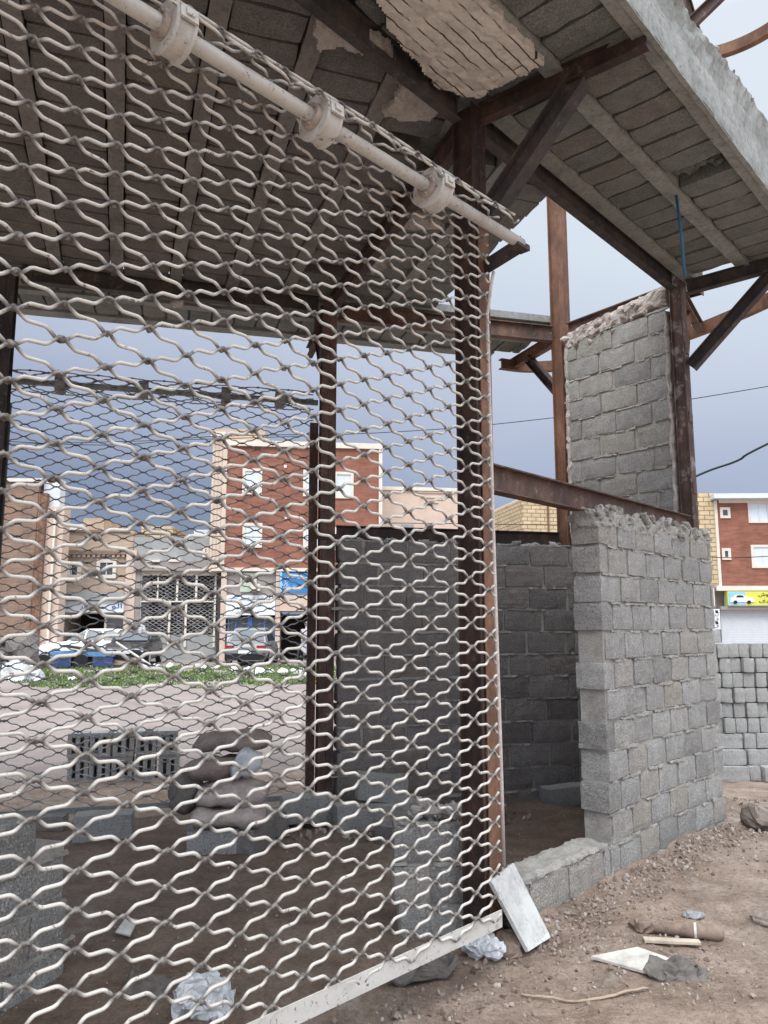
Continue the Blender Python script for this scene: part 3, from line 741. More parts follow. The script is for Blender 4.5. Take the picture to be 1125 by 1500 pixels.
def straight(p, u, w): return lambda s: (p+u*s, u, w)

# curved street wall
f0 = Vector((1.40,4.98,0)); LF = 1.95
h0, h1 = 38.8, 47.4
def lineF(s):
    N = 24; h = 0.
    # integrate heading linearly
    x = y = 0.; st = s/N
    for i in range(N):
        a = (h0+(h1-h0)*((i+.5)*st)/LF)*D2; x += sin(a)*st; y += cos(a)*st
    hh = h0+(h1-h0)*s/LF
    return Vector((f0.x+x, f0.y+y, 0)), hv(hh), away(hh)
wf = root('block_wall', (2.1,5.9,0), 'pale grey concrete block wall, slightly curved, with a rough mortar crest under the lintel', 'wall')
mb = MB(); mc = MB()
courses(mb, mc, lineF, LF, -.14, 13, .20, ch=.1875, bl=.315, bh=.177)
mb.build('masonry', M['block'], wf)
for k in range(100):
    s = R1.uniform(0, LF); p, u, w = lineF(s); sz = R1.uniform(.025,.06)
    mc.lump(p+w*R1.uniform(.0,.19)+UP*(2.29+R1.uniform(-.02,.035)), sz*1.7, sz, sz*1.2, 3, .4, R1)
for k in range(34):          # shards set on edge in the crest
    s = .05+k*(LF-.10)/34+R1.uniform(-.03,.03); p, u, w = lineF(s)
    e = Euler((R1.uniform(-.4,.4), R1.choice((.75,-.6))+R1.uniform(-.3,.3), atan2(u.y,u.x))).to_matrix()
    mc.block(p+w*R1.uniform(.0,.06)+UP*(2.335+R1.uniform(-.03,.03)), e.col[0], e.col[1], e.col[2], R1.uniform(.07,.13), R1.uniform(.05,.09), R1.uniform(.025,.05), (4,4,2), .016, .008, R1, .15, 16.)
for k in range(8):
    s = (k+.5)*LF/8; p, u, w = lineF(s)
    mc.block(p+w*.095+UP*2.285, u, w, UP, LF/8+.03, .19, .13, (14,7,6), .024, .008, R1, 0., 13.)
mc.build('mortar', M['mortar'], wf)
# sill wall in front of the opening
g0 = cE+uF*.12-nF*.10; g1 = f0+nF*.0; uS = (g1-g0); LS = uS.length; uS.normalize(); wS = Vector((-uS.y, uS.x, 0))
if wS.dot(nF) < 0: wS = -wS
ws = root('sill_wall', (g0+g1)/2, 'low two-course block sill between the front column and the curved wall', 'wall')
mb = MB(); mc = MB(); courses(mb, mc, straight(g0, uS, wS), LS-.01, -.16, 2, .22, bl=.40)
mb.build('masonry', M['block'], ws)
mc.block(g0+uS*LS/2+wS*.11+UP*.238, uS, wS, UP, LS-.02, .21, .05, (44,8,2), .012, .008, R1, 0., 12.)
mc.build('mortar', M['mortar'], ws)
# back wall between B and C
LH = (cC-cB).length+.13
wh = root('block_wall', (cB+cC)/2, 'dark block wall at the back of the room under a steel lintel', 'wall')
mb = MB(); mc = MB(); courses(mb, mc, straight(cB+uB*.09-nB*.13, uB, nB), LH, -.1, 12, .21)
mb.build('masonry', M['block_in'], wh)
mc2 = mc
for k in range(90):
    s = R1.uniform(.05, LH-.05); mc.lump(cB+uB*(.1+s)+nB*R1.uniform(-.04,.06)+UP*(2.32+R1.uniform(-.015,.01)), R1.uniform(.06,.2), .1, .06, 3, .35, R1)
mc.build('mortar', M['mortar'], wh)
# wall panel between C and D, full height
uP = (cD-cC).normalized(); wP = Vector((-uP.y, uP.x, 0))
if wP.y < 0: wP = -wP
LP = (cD-cC).length-.175
wp = root('block_wall', (cC+cD)/2, 'tall block panel between two rusty columns, rising above the lintel with crumbling pink mortar on top', 'wall')
mb = MB(); mc = MB(); mp_ = MB()
lp = straight(cC+uP*.10-wP*.08, uP, wP)
topP = lambda s: 4.41+.12*s/LP
courses(mb, mc, lp, LP, -.1, 22, .16, bl=.385, top=topP)
p, u, w = lp(LP/2)
mp_.block(p+w*.075+UP*(topP(LP/2)-.03), (u*LP+UP*.12).normalized(), w, UP, LP-.01, .15, .17, (44,5,7), .026, .01, R1, 0., 13.)
for k in range(46):
    s = R1.uniform(0, LP); p, u, w = lp(s)
    mp_.lump(p+w*R1.uniform(0,.05)+UP*(topP(s)-.06+R1.uniform(-.10,.08)), R1.uniform(.04,.10), R1.uniform(.03,.05), R1.uniform(.025,.06), 3, .45, R1)
p, u, w = lp(.018); mp_.block(p+w*.05+UP*3.35, w, u, UP, .12, .05, 1.9, (4,3,60), .018, .006, R1, 0., 14.)
p, u, w = lp(LP-.012); mp_.block(p+w*.05+UP*3.35, w, u, UP, .11, .03, 1.9, (4,3,60), .014, .006, R1, 0., 14.)
mb.build('masonry', M['block_panel'], wp); mc.build('mortar', M['mortar'], wp); mp_.build('mortar_crest', M['mortar_pink'], wp)
# stub wall near left, pier left of the front column
uL = Vector((-.28,-.96,0)).normalized(); wL = Vector((uL.y, -uL.x, 0))
if wL.x > 0: wL = -wL
sw = root('block_stub', (-1.7,3.3,0), 'low broken block stub inside the near grille at the far left', 'wall')
mb = MB(); mc = MB(); courses(mb, mc, straight(Vector((-1.47,3.80,0)), uL, wL), 1.2, -.06, 4, .2, top=lambda s: .62 if s < .28 else .83)
mb.build('masonry', M['block'], sw); mc.build('mortar', M['mortar'], sw)
ep = root('block_pier', (.25,4.3,0), 'short stacked block pier leaning against the left side of the front column', 'block pier')
mb = MB(); mc = MB()
up_ = Vector((.93,.05,0)).normalized(); wp2 = Vector((-up_.y, up_.x, 0))
courses(mb, mc, straight(Vector((.05,4.24,0)), up_, wp2), .38, -.05, 3, .2, jit=.015)
for k in range(12): mc.lump(Vector((.05,4.24,0))+up_*R1.uniform(.04,.34)+wp2*R1.uniform(.02,.18)+UP*(.56+R1.uniform(0,.06)), R1.uniform(.06,.14), .08, .07, 3, .4, R1)
mb.build('masonry', M['block'], ep); mc.build('mortar', M['mortar'], ep)

# ------------------------------------------------------------------ loose blocks
ORD = ['lowest','second','third','fourth','fifth','sixth','seventh','eighth','topmost']
POSN = ['leftmost','second from the left','third from the left','fourth from the left','fifth from the left','sixth from the left','seventh from the left','eighth from the left','ninth from the left']
RP = random.Random(4)
def one_block(c, ex, ey, l, w, h, mat, label, group=None, cat='block', name='concrete_block', tilt=0.):
    mb = MB(); ex = Vector(ex).normalized(); ey = Vector(ey).normalized(); ez = ex.cross(ey)
    if tilt: ex = (ex+UP*tilt).normalized(); ez = ex.cross(ey).normalized()
    mb.block(c, ex, ey, ez, l, w, h, (4,4,4), .0035, .0035, RP, 0., 14.)
    o = mb.build(name, mat); tag(o, label, cat, group); return o
pz = -.30
hP = 84.; uPi = hv(hP); wPi = away(hP)
P0 = Vector((3.98,9.75,0))
for r in range(9):
    x = -.26+RP.uniform(-.03,.03); cidx = 0; stretch = r < 3
    while cidx < 9 and x < 1.45:
        w = .40 if stretch and cidx in (2,4) else RP.uniform(.145,.165)
        d = .16 if w > .3 else .40
        off = RP.uniform(-.03,.03)-(.16-.06*r if stretch and cidx >= 2 else 0)
        c = P0+uPi*(x+w/2)+wPi*(off+d/2)+UP*(pz+r*.183+.09)
        e = (uPi+wPi*RP.uniform(-.05,.05)).normalized()
        one_block(c, e, Vector((-e.y, e.x, 0)), w-.012, d, .178, M['block_new'],
                  'grey concrete block in the outdoor stack, %s row, %s' % (ORD[r], POSN[cidx]), 'blocks stacked outside on the right', tilt=RP.uniform(-.03,.03))
        x += w; cidx += 1
one_block(P0+uPi*.20+wPi*.25+UP*(pz+9*.183+.085), (uPi+wPi*.35), (wPi-uPi*.35), .33, .16, .17, M['block_new'], 'single concrete block lying askew on top of the outdoor stack', 'blocks stacked outside on the right', tilt=-.05)
def hollow(loc, rz, label, group, w=.2, h=.24, d=.2):
    """roof block on end: two side shells, three webs, open cells"""
    rt_ = MB(); ex = Vector((cos(rz), sin(rz), 0)); ey = Vector((-sin(rz), cos(rz), 0)); t = .028
    t = .042; c = Vector(loc)+UP*h/2
    for q in (-1, 0, 1): rt_.obox(c+ex*q*(w/2-t/2), ex, ey, UP, t, d, h)
    for q in (-1, 1):
        for s in (-1, 1): rt_.obox(c+UP*q*(h/2-t/2)+ex*s*(w/4-t/4), ex, ey, UP, w/2-1.5*t+.0, d-.004, t)
    rt_.obox(c+ey*d*.38, ex, ey, UP, w-.004, t, h-2*t)
    o = rt_.build('hollow_block', M['block_new']); tag(o, label, 'hollow block', group); return o
HC = ['leftmost','second from the left','third from the left','second from the right','rightmost']
for r in range(2):
    for k in range(5):
        hollow((-3.12+k*.215+RP.uniform(-.01,.01), 8.15+k*.05+RP.uniform(-.03,.03), gh(-2.7,8.2)+r*.245-.01), .2+RP.uniform(-.05,.05),
               'hollow block standing on end behind the far grille, %s row, %s' % (('lower','upper')[r], HC[k]), 'hollow blocks stacked behind the far grille')
one_block((-2.10,6.05,.09), (.97,.2,0), (-.2,.97,0), .42, .2, .2, M['block'], 'single concrete block lying on the dirt left of the sacks')
one_block((-2.72,6.30,.05), (.98,.12,0), (-.12,.98,0), .45, .16, .12, M['block_in'], 'dark flat block on the dirt near the far left column')
one_block((-.62,6.45,.13), (.96,.25,0), (-.25,.96,0), .42, .22, .2, M['block'], 'concrete block sitting at the foot of the back column')
one_block((-.92,6.15,.06), (.8,.5,0), (-.5,.8,0), .34, .2, .16, M['block_in'], 'tilted concrete block between the sacks and the back column', tilt=.25)
for i, (x, y, z, l, w, h, a, t, lab) in enumerate([
    (-.20,6.36,.09,.40,.2,.2,.3,.0,'concrete block lowest in the heap by the back wall'), (.12,6.34,.09,.36,.2,.2,-.2,.06,'concrete block at the right end of the heap by the back wall'),
    (-.02,6.44,.29,.40,.2,.2,.15,-.12,'concrete block on top of the heap by the back wall'), (.10,6.0,.07,.3,.2,.19,.9,.2,'tipped concrete block in front of the heap by the back wall'),
    (1.62,7.16,.08,.42,.2,.16,.25,.05,'concrete block lying at the foot of the back wall inside the doorway')]):
    one_block((x,y,z), (cos(a),sin(a),0), (-sin(a),cos(a),0), l, w, h, M['block'] if i != 3 else M['block_in'], lab, tilt=t)

# sacks on blocks
def sack(c, l, w, h, rz, mat, label, tilt=0., folds=.04):
    mb = MB(); e = Euler((0, tilt, rz)).to_matrix(); N, Q = 18, 20; rings = []
    for i in range(N+1):
        t = -1+2*i/N; k = (1-abs(t)**3.2)**.5 if abs(t) < 1 else 0.
        kw = .80+.2*k; kh = .30+.70*k
        if abs(t) > .98: kh = .18
        rg = []
        for q in range(Q):
            a = 2*pi*q/Q; ca, sa = cos(a), sin(a)
            x = t*l/2; y = copysign(abs(ca)**.75, ca)*w/2*kw; z = copysign(abs(sa)**.85, sa)*h/2*kh
            d = folds*nz(x*5+c[0]*7, y*5, z*5+c[2]*9)+folds*.5*nz(x*14, y*14+c[2]*5, z*14)
            v = Vector((x+d*.4, y*(1+d*2), z+d)); rg.append(Vector(c)+e@v)
        rings.append(rg)
    mb.loft(rings); o = mb.build('sack', mat, sm=True); return tag(o, label, 'sack', 'sacks heaped on blocks')
one_block((-1.20,5.72,.08), (.98,.2,0), (-.2,.98,0), .38, .2, .18, M['block'], 'concrete block carrying the left end of the sack heap')
one_block((-.95,5.82,.08), (.3,.95,0), (-.95,.3,0), .36, .2, .18, M['block_in'], 'concrete block carrying the right end of the sack heap')
sack((-1.10,5.70,.245), .52, .30, .15, .15, M['sack'], 'long tan sack lowest in the heap', .0)
sack((-1.08,5.74,.40), .50, .32, .18, .05, M['sack'], 'plump pinkish sack second from the bottom of the heap', -.03)
sack((-1.20,5.80,.56), .46, .30, .17, .5, M['sack_d'], 'brown sack in the middle of the heap', .05)
sack((-1.12,5.92,.73), .56, .34, .15, .1, M['sack_d'], 'dark brown sack on top of the heap', -.04, .03)
mb = MB(); mb.lump(Vector((-.98,5.70,.60)), .24, .2, .16, 4, .25, RP); tag(mb.build('plastic_bag', M['plastic'], sm=True), 'pale grey plastic bag wedged among the sacks', 'plastic bag')
mb = MB(); mb.lump(Vector((-1.42,5.72,.42)), .2, .22, .3, 4, .2, RP); tag(mb.build('bundle', M['cloth_grey'], sm=True), 'dark cloth bundle hanging at the left of the sacks', 'bundle')

# ------------------------------------------------------------------ front litter
def crumple(c, sx, sy, sz, mat, name, label, cat, amp=.42, seg=11, sm=False, rz=0.):
    mb = MB(); e = Euler((0,0,rz)).to_matrix()
    mb.block(c, e.col[0], e.col[1], e.col[2], sx, sy, sz, (seg,seg,seg), min(sx,sy,sz)*amp, .004, RP, .75, 2.6/max(sx,sy,sz))
    o = mb.build(name, mat, sm=sm); return tag(o, label, cat)
def slab(pts, th, mat, name, label, cat, seg=1):
    pts = [Vector(p) for p in pts]; n = (pts[1]-pts[0]).cross(pts[2]-pts[0]).normalized()
    if n.z < 0: n = -n
    mb = MB(); q = len(pts); mb.add([p+n*th/2 for p in pts]+[p-n*th/2 for p in pts], [tuple(range(q)), tuple(range(2*q-1,q-1,-1))]+[(i,i+q,(i+1)%q+q,(i+1)%q) for i in range(q)])
    o = mb.build(name, mat); bv = o.modifiers.new('b','BEVEL'); bv.width = .002; bv.segments = 1; bm = bmesh.new(); bm.from_mesh(o.data); bmesh.ops.recalc_face_normals(bm, faces=bm.faces); bm.to_mesh(o.data); bm.free()
    return tag(o, label, cat)
slab([(.508,3.925,.365),(.664,4.208,.365),(.830,4.192,.035),(.836,4.165,.018),(.694,3.998,.018)], .02, M['marble'], 'marble_slab', 'white marble slab propped against the grille bar and the sill', 'stone slab')
crumple((.485,4.02,.035), .17, .11, .08, M['plastic'], 'plastic_bag', 'silvery crumpled plastic bag under the end of the grille bar', 'plastic bag', .4, 13)
crumple((-.76,3.45,.055), .20, .17, .15, M['plastic'], 'plastic_bag', 'white crumpled plastic bag on the dirt behind the near grille', 'plastic bag', .36, 13)
crumple((-1.04,3.65,.02), .20, .16, .07, M['cloth_grey'], 'cloth', 'grey rag on the dirt left of the white plastic bag', 'cloth', .5, 6)
crumple((.17,3.80,.03), .36, .13, .08, M['cloth_grey'], 'cloth', 'dusty grey cloth lying under the grille bar', 'cloth', .5, 8, rz=.55)
crumple((.60,4.05,.03), .15, .12, .10, M['cloth_brown'], 'broken_brick', 'brown broken brick beside the foot of the marble slab', 'brick', .3, 4)
slab([(-1.375,4.20,.03),(-1.29,4.17,.025),(-1.28,4.26,.07),(-1.35,4.29,.07)], .012, M['tile'], 'tile_chip', 'small white tile chip on the dirt behind the grille', 'tile')
z = gh(1.18,3.89)
slab([(.99,3.95,z+.025),(1.20,3.80,z+.02),(1.40,3.84,z+.03),(1.33,3.93,z+.035),(1.24,4.03,z+.035)], .016, M['tile'], 'broken_tile', 'broken white tile lying on the dirt in front', 'tile')
crumple((1.335,3.80,gh(1.33,3.8)+.03), .23, .14, .085, M['cloth_grey'], 'rag', 'dark grey rag beside the broken white tile', 'cloth', .5, 8)
z = gh(1.45,4.1)
slab([(1.31,4.135,z+.02),(1.575,4.085,z+.028),(1.580,4.125,z+.028),(1.315,4.18,z+.02)], .016, M['wood'], 'wooden_stick', 'pale flat wooden stick lying on the dirt', 'stick')
rt_ = root('cloth_roll', (1.55,4.25,gh(1.55,4.25)), 'rolled dirty brown cloth tied with a white strip', 'cloth roll')
mb = MB(); a = Vector((1.40,4.31,gh(1.40,4.31)+.033)); b = Vector((1.73,4.18,gh(1.73,4.18)+.033)); pts = []; rr = []
for i in range(15):
    t = i/14; pts.append(a.lerp(b, t)+Vector((0,.01*nz(t*4,2),.006*nz(t*5,3)))); rr.append((.026+.014*t if 0 < i < 14 else .02)*(1+.22*nz(t*9, 4.)))
mb.tube(pts, rr, 12); mb.build('cloth', M['cloth_brown'], rt_, sm=True)
mb = MB(); c_ = a.lerp(b,.62); mb.lathe(c_, b-a, [(-.006,.034),(-.006,.041),(.006,.041),(.006,.034)], 14); mb.build('tie', M['tile'], rt_)
crumple((1.37,4.33,gh(1.37,4.33)+.03), .12, .10, .08, M['cloth_brown'], 'dirt_clod', 'crumbly brown clod at the left end of the cloth roll', 'clod', .35, 4)
crumple((1.70,4.50,gh(1.7,4.5)+.012), .11, .06, .03, mat_flat('faded_blue_scrap', (.30,.30,.31), .9, .3), 'plastic_scrap', 'faded blue plastic scrap on the dirt', 'scrap', .5, 5)
mb = MB(); pts = []
for i in range(22):
    t = i/21; x = .596+(1.16-.596)*t; y = 3.613-.045*sin(t*pi)+.03*t+.006*nz(t*5,1.); pts.append((x, y, gh(x,y)+.010+.006*sin(t*9)))
mb.tube(pts, [.0065-.003*abs(i/21-.6) for i in range(22)], 7); tag(mb.build('cane', M['twig'], sm=True), 'thin bent cane lying across the dirt in front', 'stick')
for i, (x, y, s, lab) in enumerate([(2.98,6.40,.24,'large brown rock beside the path by the curved wall'), (2.05,4.42,.09,'reddish stone at the right by the grey rubber scrap')]):
    mb = MB(); mb.lump(Vector((x,y,gh(x,y)+s*.25)), s*1.3, s, s*.7, 5, .3, RP); tag(mb.build('rock', M['rock']), lab, 'rock')
crumple((2.13,4.33,gh(2.1,4.33)+.02), .16, .22, .06, M['cloth_grey'], 'rubber_scrap', 'dark grey rubber scrap at the right edge of the dirt', 'scrap', .4, 5)

d_ = ray(205,922); k_ = gP.dot(nG)/d_.dot(nG); c_ = Vector((d_.x*k_, d_.y*k_, EYE+d_.z*k_))
crumple(c_, .035, .02, .03, M['plastic'], 'plastic_scrap', 'small white plastic scrap snagged in the near grille at the left', 'scrap', .5, 5)
# gravel and crumbs scattered over the dirt
def gravel():
    mb = MB(); g = random.Random(9)
    def stone(x, y, s):
        N = 2; c = Vector((x,y,gh(x,y)+s*.18))
        e = Euler((g.uniform(0,3),g.uniform(0,3),g.uniform(0,6))).to_matrix()
        ps = [(1,0,0),(-1,0,0),(0,1,0),(0,-1,0),(0,0,1),(0,0,-1),(.6,.6,.5),(-.6,.6,-.5),(.6,-.6,-.5),(-.6,-.6,.5)]
        sc = (g.uniform(.7,1.3), g.uniform(.6,1.), g.uniform(.4,.7))
        vs = [c+e@Vector((p[0]*sc[0]*g.uniform(.75,1.15), p[1]*sc[1]*g.uniform(.75,1.15), p[2]*sc[2]*g.uniform(.75,1.15)))*s*.5 for p in ps]
        bm = bmesh.new(); bv = [bm.verts.new(v) for v in vs]; bmesh.ops.convex_hull(bm, input=bv); bm.verts.index_update()
        used = [v for v in bm.verts if v.link_faces]; ix = {v: i for i, v in enumerate(used)}
        mb.add([v.co.copy() for v in used], [tuple(ix[v] for v in f.verts) for f in bm.faces]); bm.free()
    for i in range(1500):
        y = 2.5+4.8*g.random()**1.3; x = g.uniform(-.62*y, .55*y)
        stone(x, y, min(.04, .006+abs(g.gauss(0,.007))))
    for i in range(1300):            # banked against sill and curved wall
        q = g.random(); s = g.uniform(.1, 3.2); p = cE+uF*s-nF*(.14+abs(g.gauss(0,.16)))
        stone(p.x, p.y, min(.06, .008+abs(g.gauss(0,.014))))
    for i in range(260):
        x = g.uniform(-.1,2.2); y = g.uniform(2.9,4.2); stone(x, y, min(.055, .01+abs(g.gauss(0,.012))))
    for i in range(260):             # under the grille bar
        p = gP+uG*g.uniform(-1.8,.2)+nG*g.gauss(.03,.12); stone(p.x, p.y, min(.07, .012+abs(g.gauss(0,.018))))
    for i in range(420):             # rubble inside along the back
        p = cB+uB*g.uniform(-.9,1.6)-nB*abs(g.gauss(.35,.35)); stone(p.x, p.y, min(.13, .02+abs(g.gauss(0,.035))))
    for i in range(420):
        x = g.uniform(2.4,3.6); y = g.uniform(5.2,8.8); stone(x, y, min(.09, .012+abs(g.gauss(0,.022))))
    for i in range(300):
        x = g.gauss(1.28,.22); y = g.gauss(3.95,.2); stone(x, y, min(.05, .008+abs(g.gauss(0,.011))))
    t = NT('gravel', .95, 0, .15); isl = t.island()
    col = t.ramp(isl, [(0., (.16,.115,.09)), (.4, (.27,.208,.17)), (.75, (.34,.285,.245)), (.95, (.43,.39,.355))])
    o = mb.build('gravel', t.out(col, t.bump(t.noise(90., 4.), .5, .004))); tag(o, 'stones and crumbs scattered over the dirt', 'gravel', kind='stuff')
gravel()

# ------------------------------------------------------------------ blue conduit and cables
mb = MB(); p0 = Vector((2.064,5.062,ZS+.02)); p1 = ony(1003,405,5.10); mb.tube([p0, p0.lerp(p1,.5)+Vector((.006,0,0)), p1], .011, 8)
tag(mb.build('conduit', M['blue'], sm=True), 'thin blue plastic conduit hanging out of the slab', 'pipe')
def cable(label, pts, r):
    mb = MB(); P = []
    for i in range(len(pts)-1):
        a, c, d, e = [Vector(pts[q]) for q in (max(i-1,0), i, i+1, min(i+2,len(pts)-1))]
        for k in range(8):
            t = k/8; P.append(.5*((2*c)+(d-a)*t+(2*a-5*c+4*d-e)*t*t+(3*c-a-3*d+e)*t**3))
    P.append(Vector(pts[-1])); mb.tube(P, r, 5); tag(mb.build('power_cable', M['cable'], sm=True), label, 'cable', 'overhead cables')
cable('thin overhead cable crossing the sky behind the rusty columns', [ony(-150,655,18), ony(490,637,15), ony(820,611,14), ony(1125,566,13), ony(1500,495,12)], .008)
cable('thick black overhead cable slanting down at the right of the mortar-smeared column', [ony(940,735,12), ony(1030,693,12), ony(1080,675,11.8), ony(1125,650,11.5), ony(1400,520,11)], .018)
cable('low thin cable in front of the yellow brick house', [ony(560,766,20), ony(725,768,20), ony(850,772,20), ony(1000,800,20)], .010)
cable('thin cable in front of the right-hand red house windows', [ony(900,806,22), ony(1040,816,22), ony(1125,815,22), ony(1400,800,22)], .012)
cable('faint cable over the far houses behind the far grille', [ony(-100,640,22), ony(150,652,22), ony(300,640,22), ony(470,636,22)], .012)
cable('lower faint cable across the far red house', [ony(180,782,27), ony(330,786,27), ony(470,788,27), ony(600,786,27)], .014)
# ------------------------------------------------------------------ STREET
M['brick_red'] = mat_brick('red_brick_cladding', (.30,.128,.086), (.25,.10,.066), (.25,.13,.095), .5, .11, .22)
M['brick_beige'] = mat_brick('beige_brick', (.50,.38,.28), (.42,.31,.23), (.38,.32,.26), .3, .09, .12)
M['brick_brown'] = mat_brick('brown_brick', (.30,.20,.145), (.24,.155,.11), (.20,.15,.12), .3, .10, .2)
M['brick_yellow'] = mat_brick('yellow_brick', (.62,.49,.30), (.53,.41,.25), (.22,.17,.12), .55, .24, .15)
M['cream'] = mat_flat('cream_render', (.60,.49,.39), .85, .12, 2.)
M['creamw'] = mat_flat('pale_cream_trim', (.68,.61,.52), .8, .08, 3.)
M['pinkw'] = mat_flat('pinkish_render', (.58,.45,.36), .9, .1, 2.)
M['greyr'] = mat_flat('grey_cement_render', (.31,.31,.30), .95, .15, 1.5)
M['greyd'] = mat_flat('grey_brown_shop_wall', (.30,.26,.235), .9, .15, 2.)
M['signw'] = mat_flat('white_sign_board', (.72,.73,.72), .5, .05, 2.)
M['signb'] = mat_flat('blue_sign_board', (.04,.20,.46), .5, .1, 2.)
M['signy'] = mat_flat('yellow_sign_board', (.62,.60,.10), .5, .1, 2.)
M['signc'] = mat_flat('sky_blue_sign_panel', (.25,.52,.72), .5, .15, 3.)
M['inkb'] = mat_flat('blue_lettering', (.03,.06,.36), .6, .05)
M['inkk'] = mat_flat('black_lettering', (.02,.02,.02), .6, .05)
M['inkw'] = mat_flat('white_lettering', (.75,.77,.78), .6, .05)
M['shutter'] = mat_flat('white_shutter', (.62,.64,.65), .5, .05, 3.)
M['doorblue'] = mat_flat('blue_door_paint', (.09,.16,.36), .5, .15, 3.)
M['green_pale'] = mat_flat('pale_green_panel', (.46,.52,.42), .7, .1, 2.)
M['carw'] = mat_flat('white_car_paint', (.68,.69,.70), .25, .03, 2., .5)
M['cark'] = mat_flat('black_car_paint', (.02,.02,.022), .25, .1, 2., .5)
M['carg'] = mat_flat('grey_car_paint', (.20,.205,.21), .3, .06, 2., .5)
M['red_light'] = mat_flat('red_lamp_lens', (.35,.015,.02), .25, .05, 2., .5)
M['clear_light'] = mat_flat('clear_lamp_lens', (.55,.57,.58), .2, .05, 2., .5)
M['alu'] = mat_flat('dull_metal_rim', (.38,.38,.39), .4, .1, 6., .5)
M['blue_paint'] = mat_flat('blue_vehicle_paint', (.04,.065,.17), .45, .2, 4.)
M['blue_light'] = mat_flat('light_blue_paint', (.10,.23,.42), .45, .2, 4.)
M['skin'] = mat_flat('skin', (.42,.27,.20), .6, .05)
M['jacket'] = mat_flat('pale_mauve_jacket', (.42,.38,.40), .9, .12, 9.)

# Arabic-script lettering from joined presentation forms, laid right to left
FM = {'ا':'FE8D FE8E','ب':'FE8F FE90 FE91 FE92','پ':'FB56 FB57 FB58 FB59','ت':'FE95 FE96 FE97 FE98','خ':'FEA5 FEA6 FEA7 FEA8','د':'FEA9 FEAA','ر':'FEAD FEAE','ز':'FEAF FEB0','س':'FEB1 FEB2 FEB3 FEB4','ش':'FEB5 FEB6 FEB7 FEB8','ص':'FEB9 FEBA FEBB FEBC','ع':'FEC9 FECA FECB FECC','ف':'FED1 FED2 FED3 FED4','ق':'FED5 FED6 FED7 FED8','ک':'FB8E FB8F FB90 FB91','گ':'FB92 FB93 FB94 FB95','ل':'FEDD FEDE FEDF FEE0','م':'FEE1 FEE2 FEE3 FEE4','ن':'FEE5 FEE6 FEE7 FEE8','و':'FEED FEEE','ه':'FEE9 FEEA FEEB FEEC','ی':'FBFC FBFD FBFE FBFF','ط':'FEC1 FEC2 FEC3 FEC4'}
def shape(txt):
    out = []; n = len(txt)
    for i, c in enumerate(txt):
        if c not in FM: out.append(c); continue
        fm = FM[c].split(); dual = len(fm) == 4
        pj = i > 0 and txt[i-1] in FM and len(FM[txt[i-1]].split()) == 4
        nj = dual and i < n-1 and txt[i+1] in FM
        k = (3 if nj else 1) if pj else (2 if nj else 0)
        out.append(chr(int(fm[k], 16)))
    return ''.join(out[::-1])

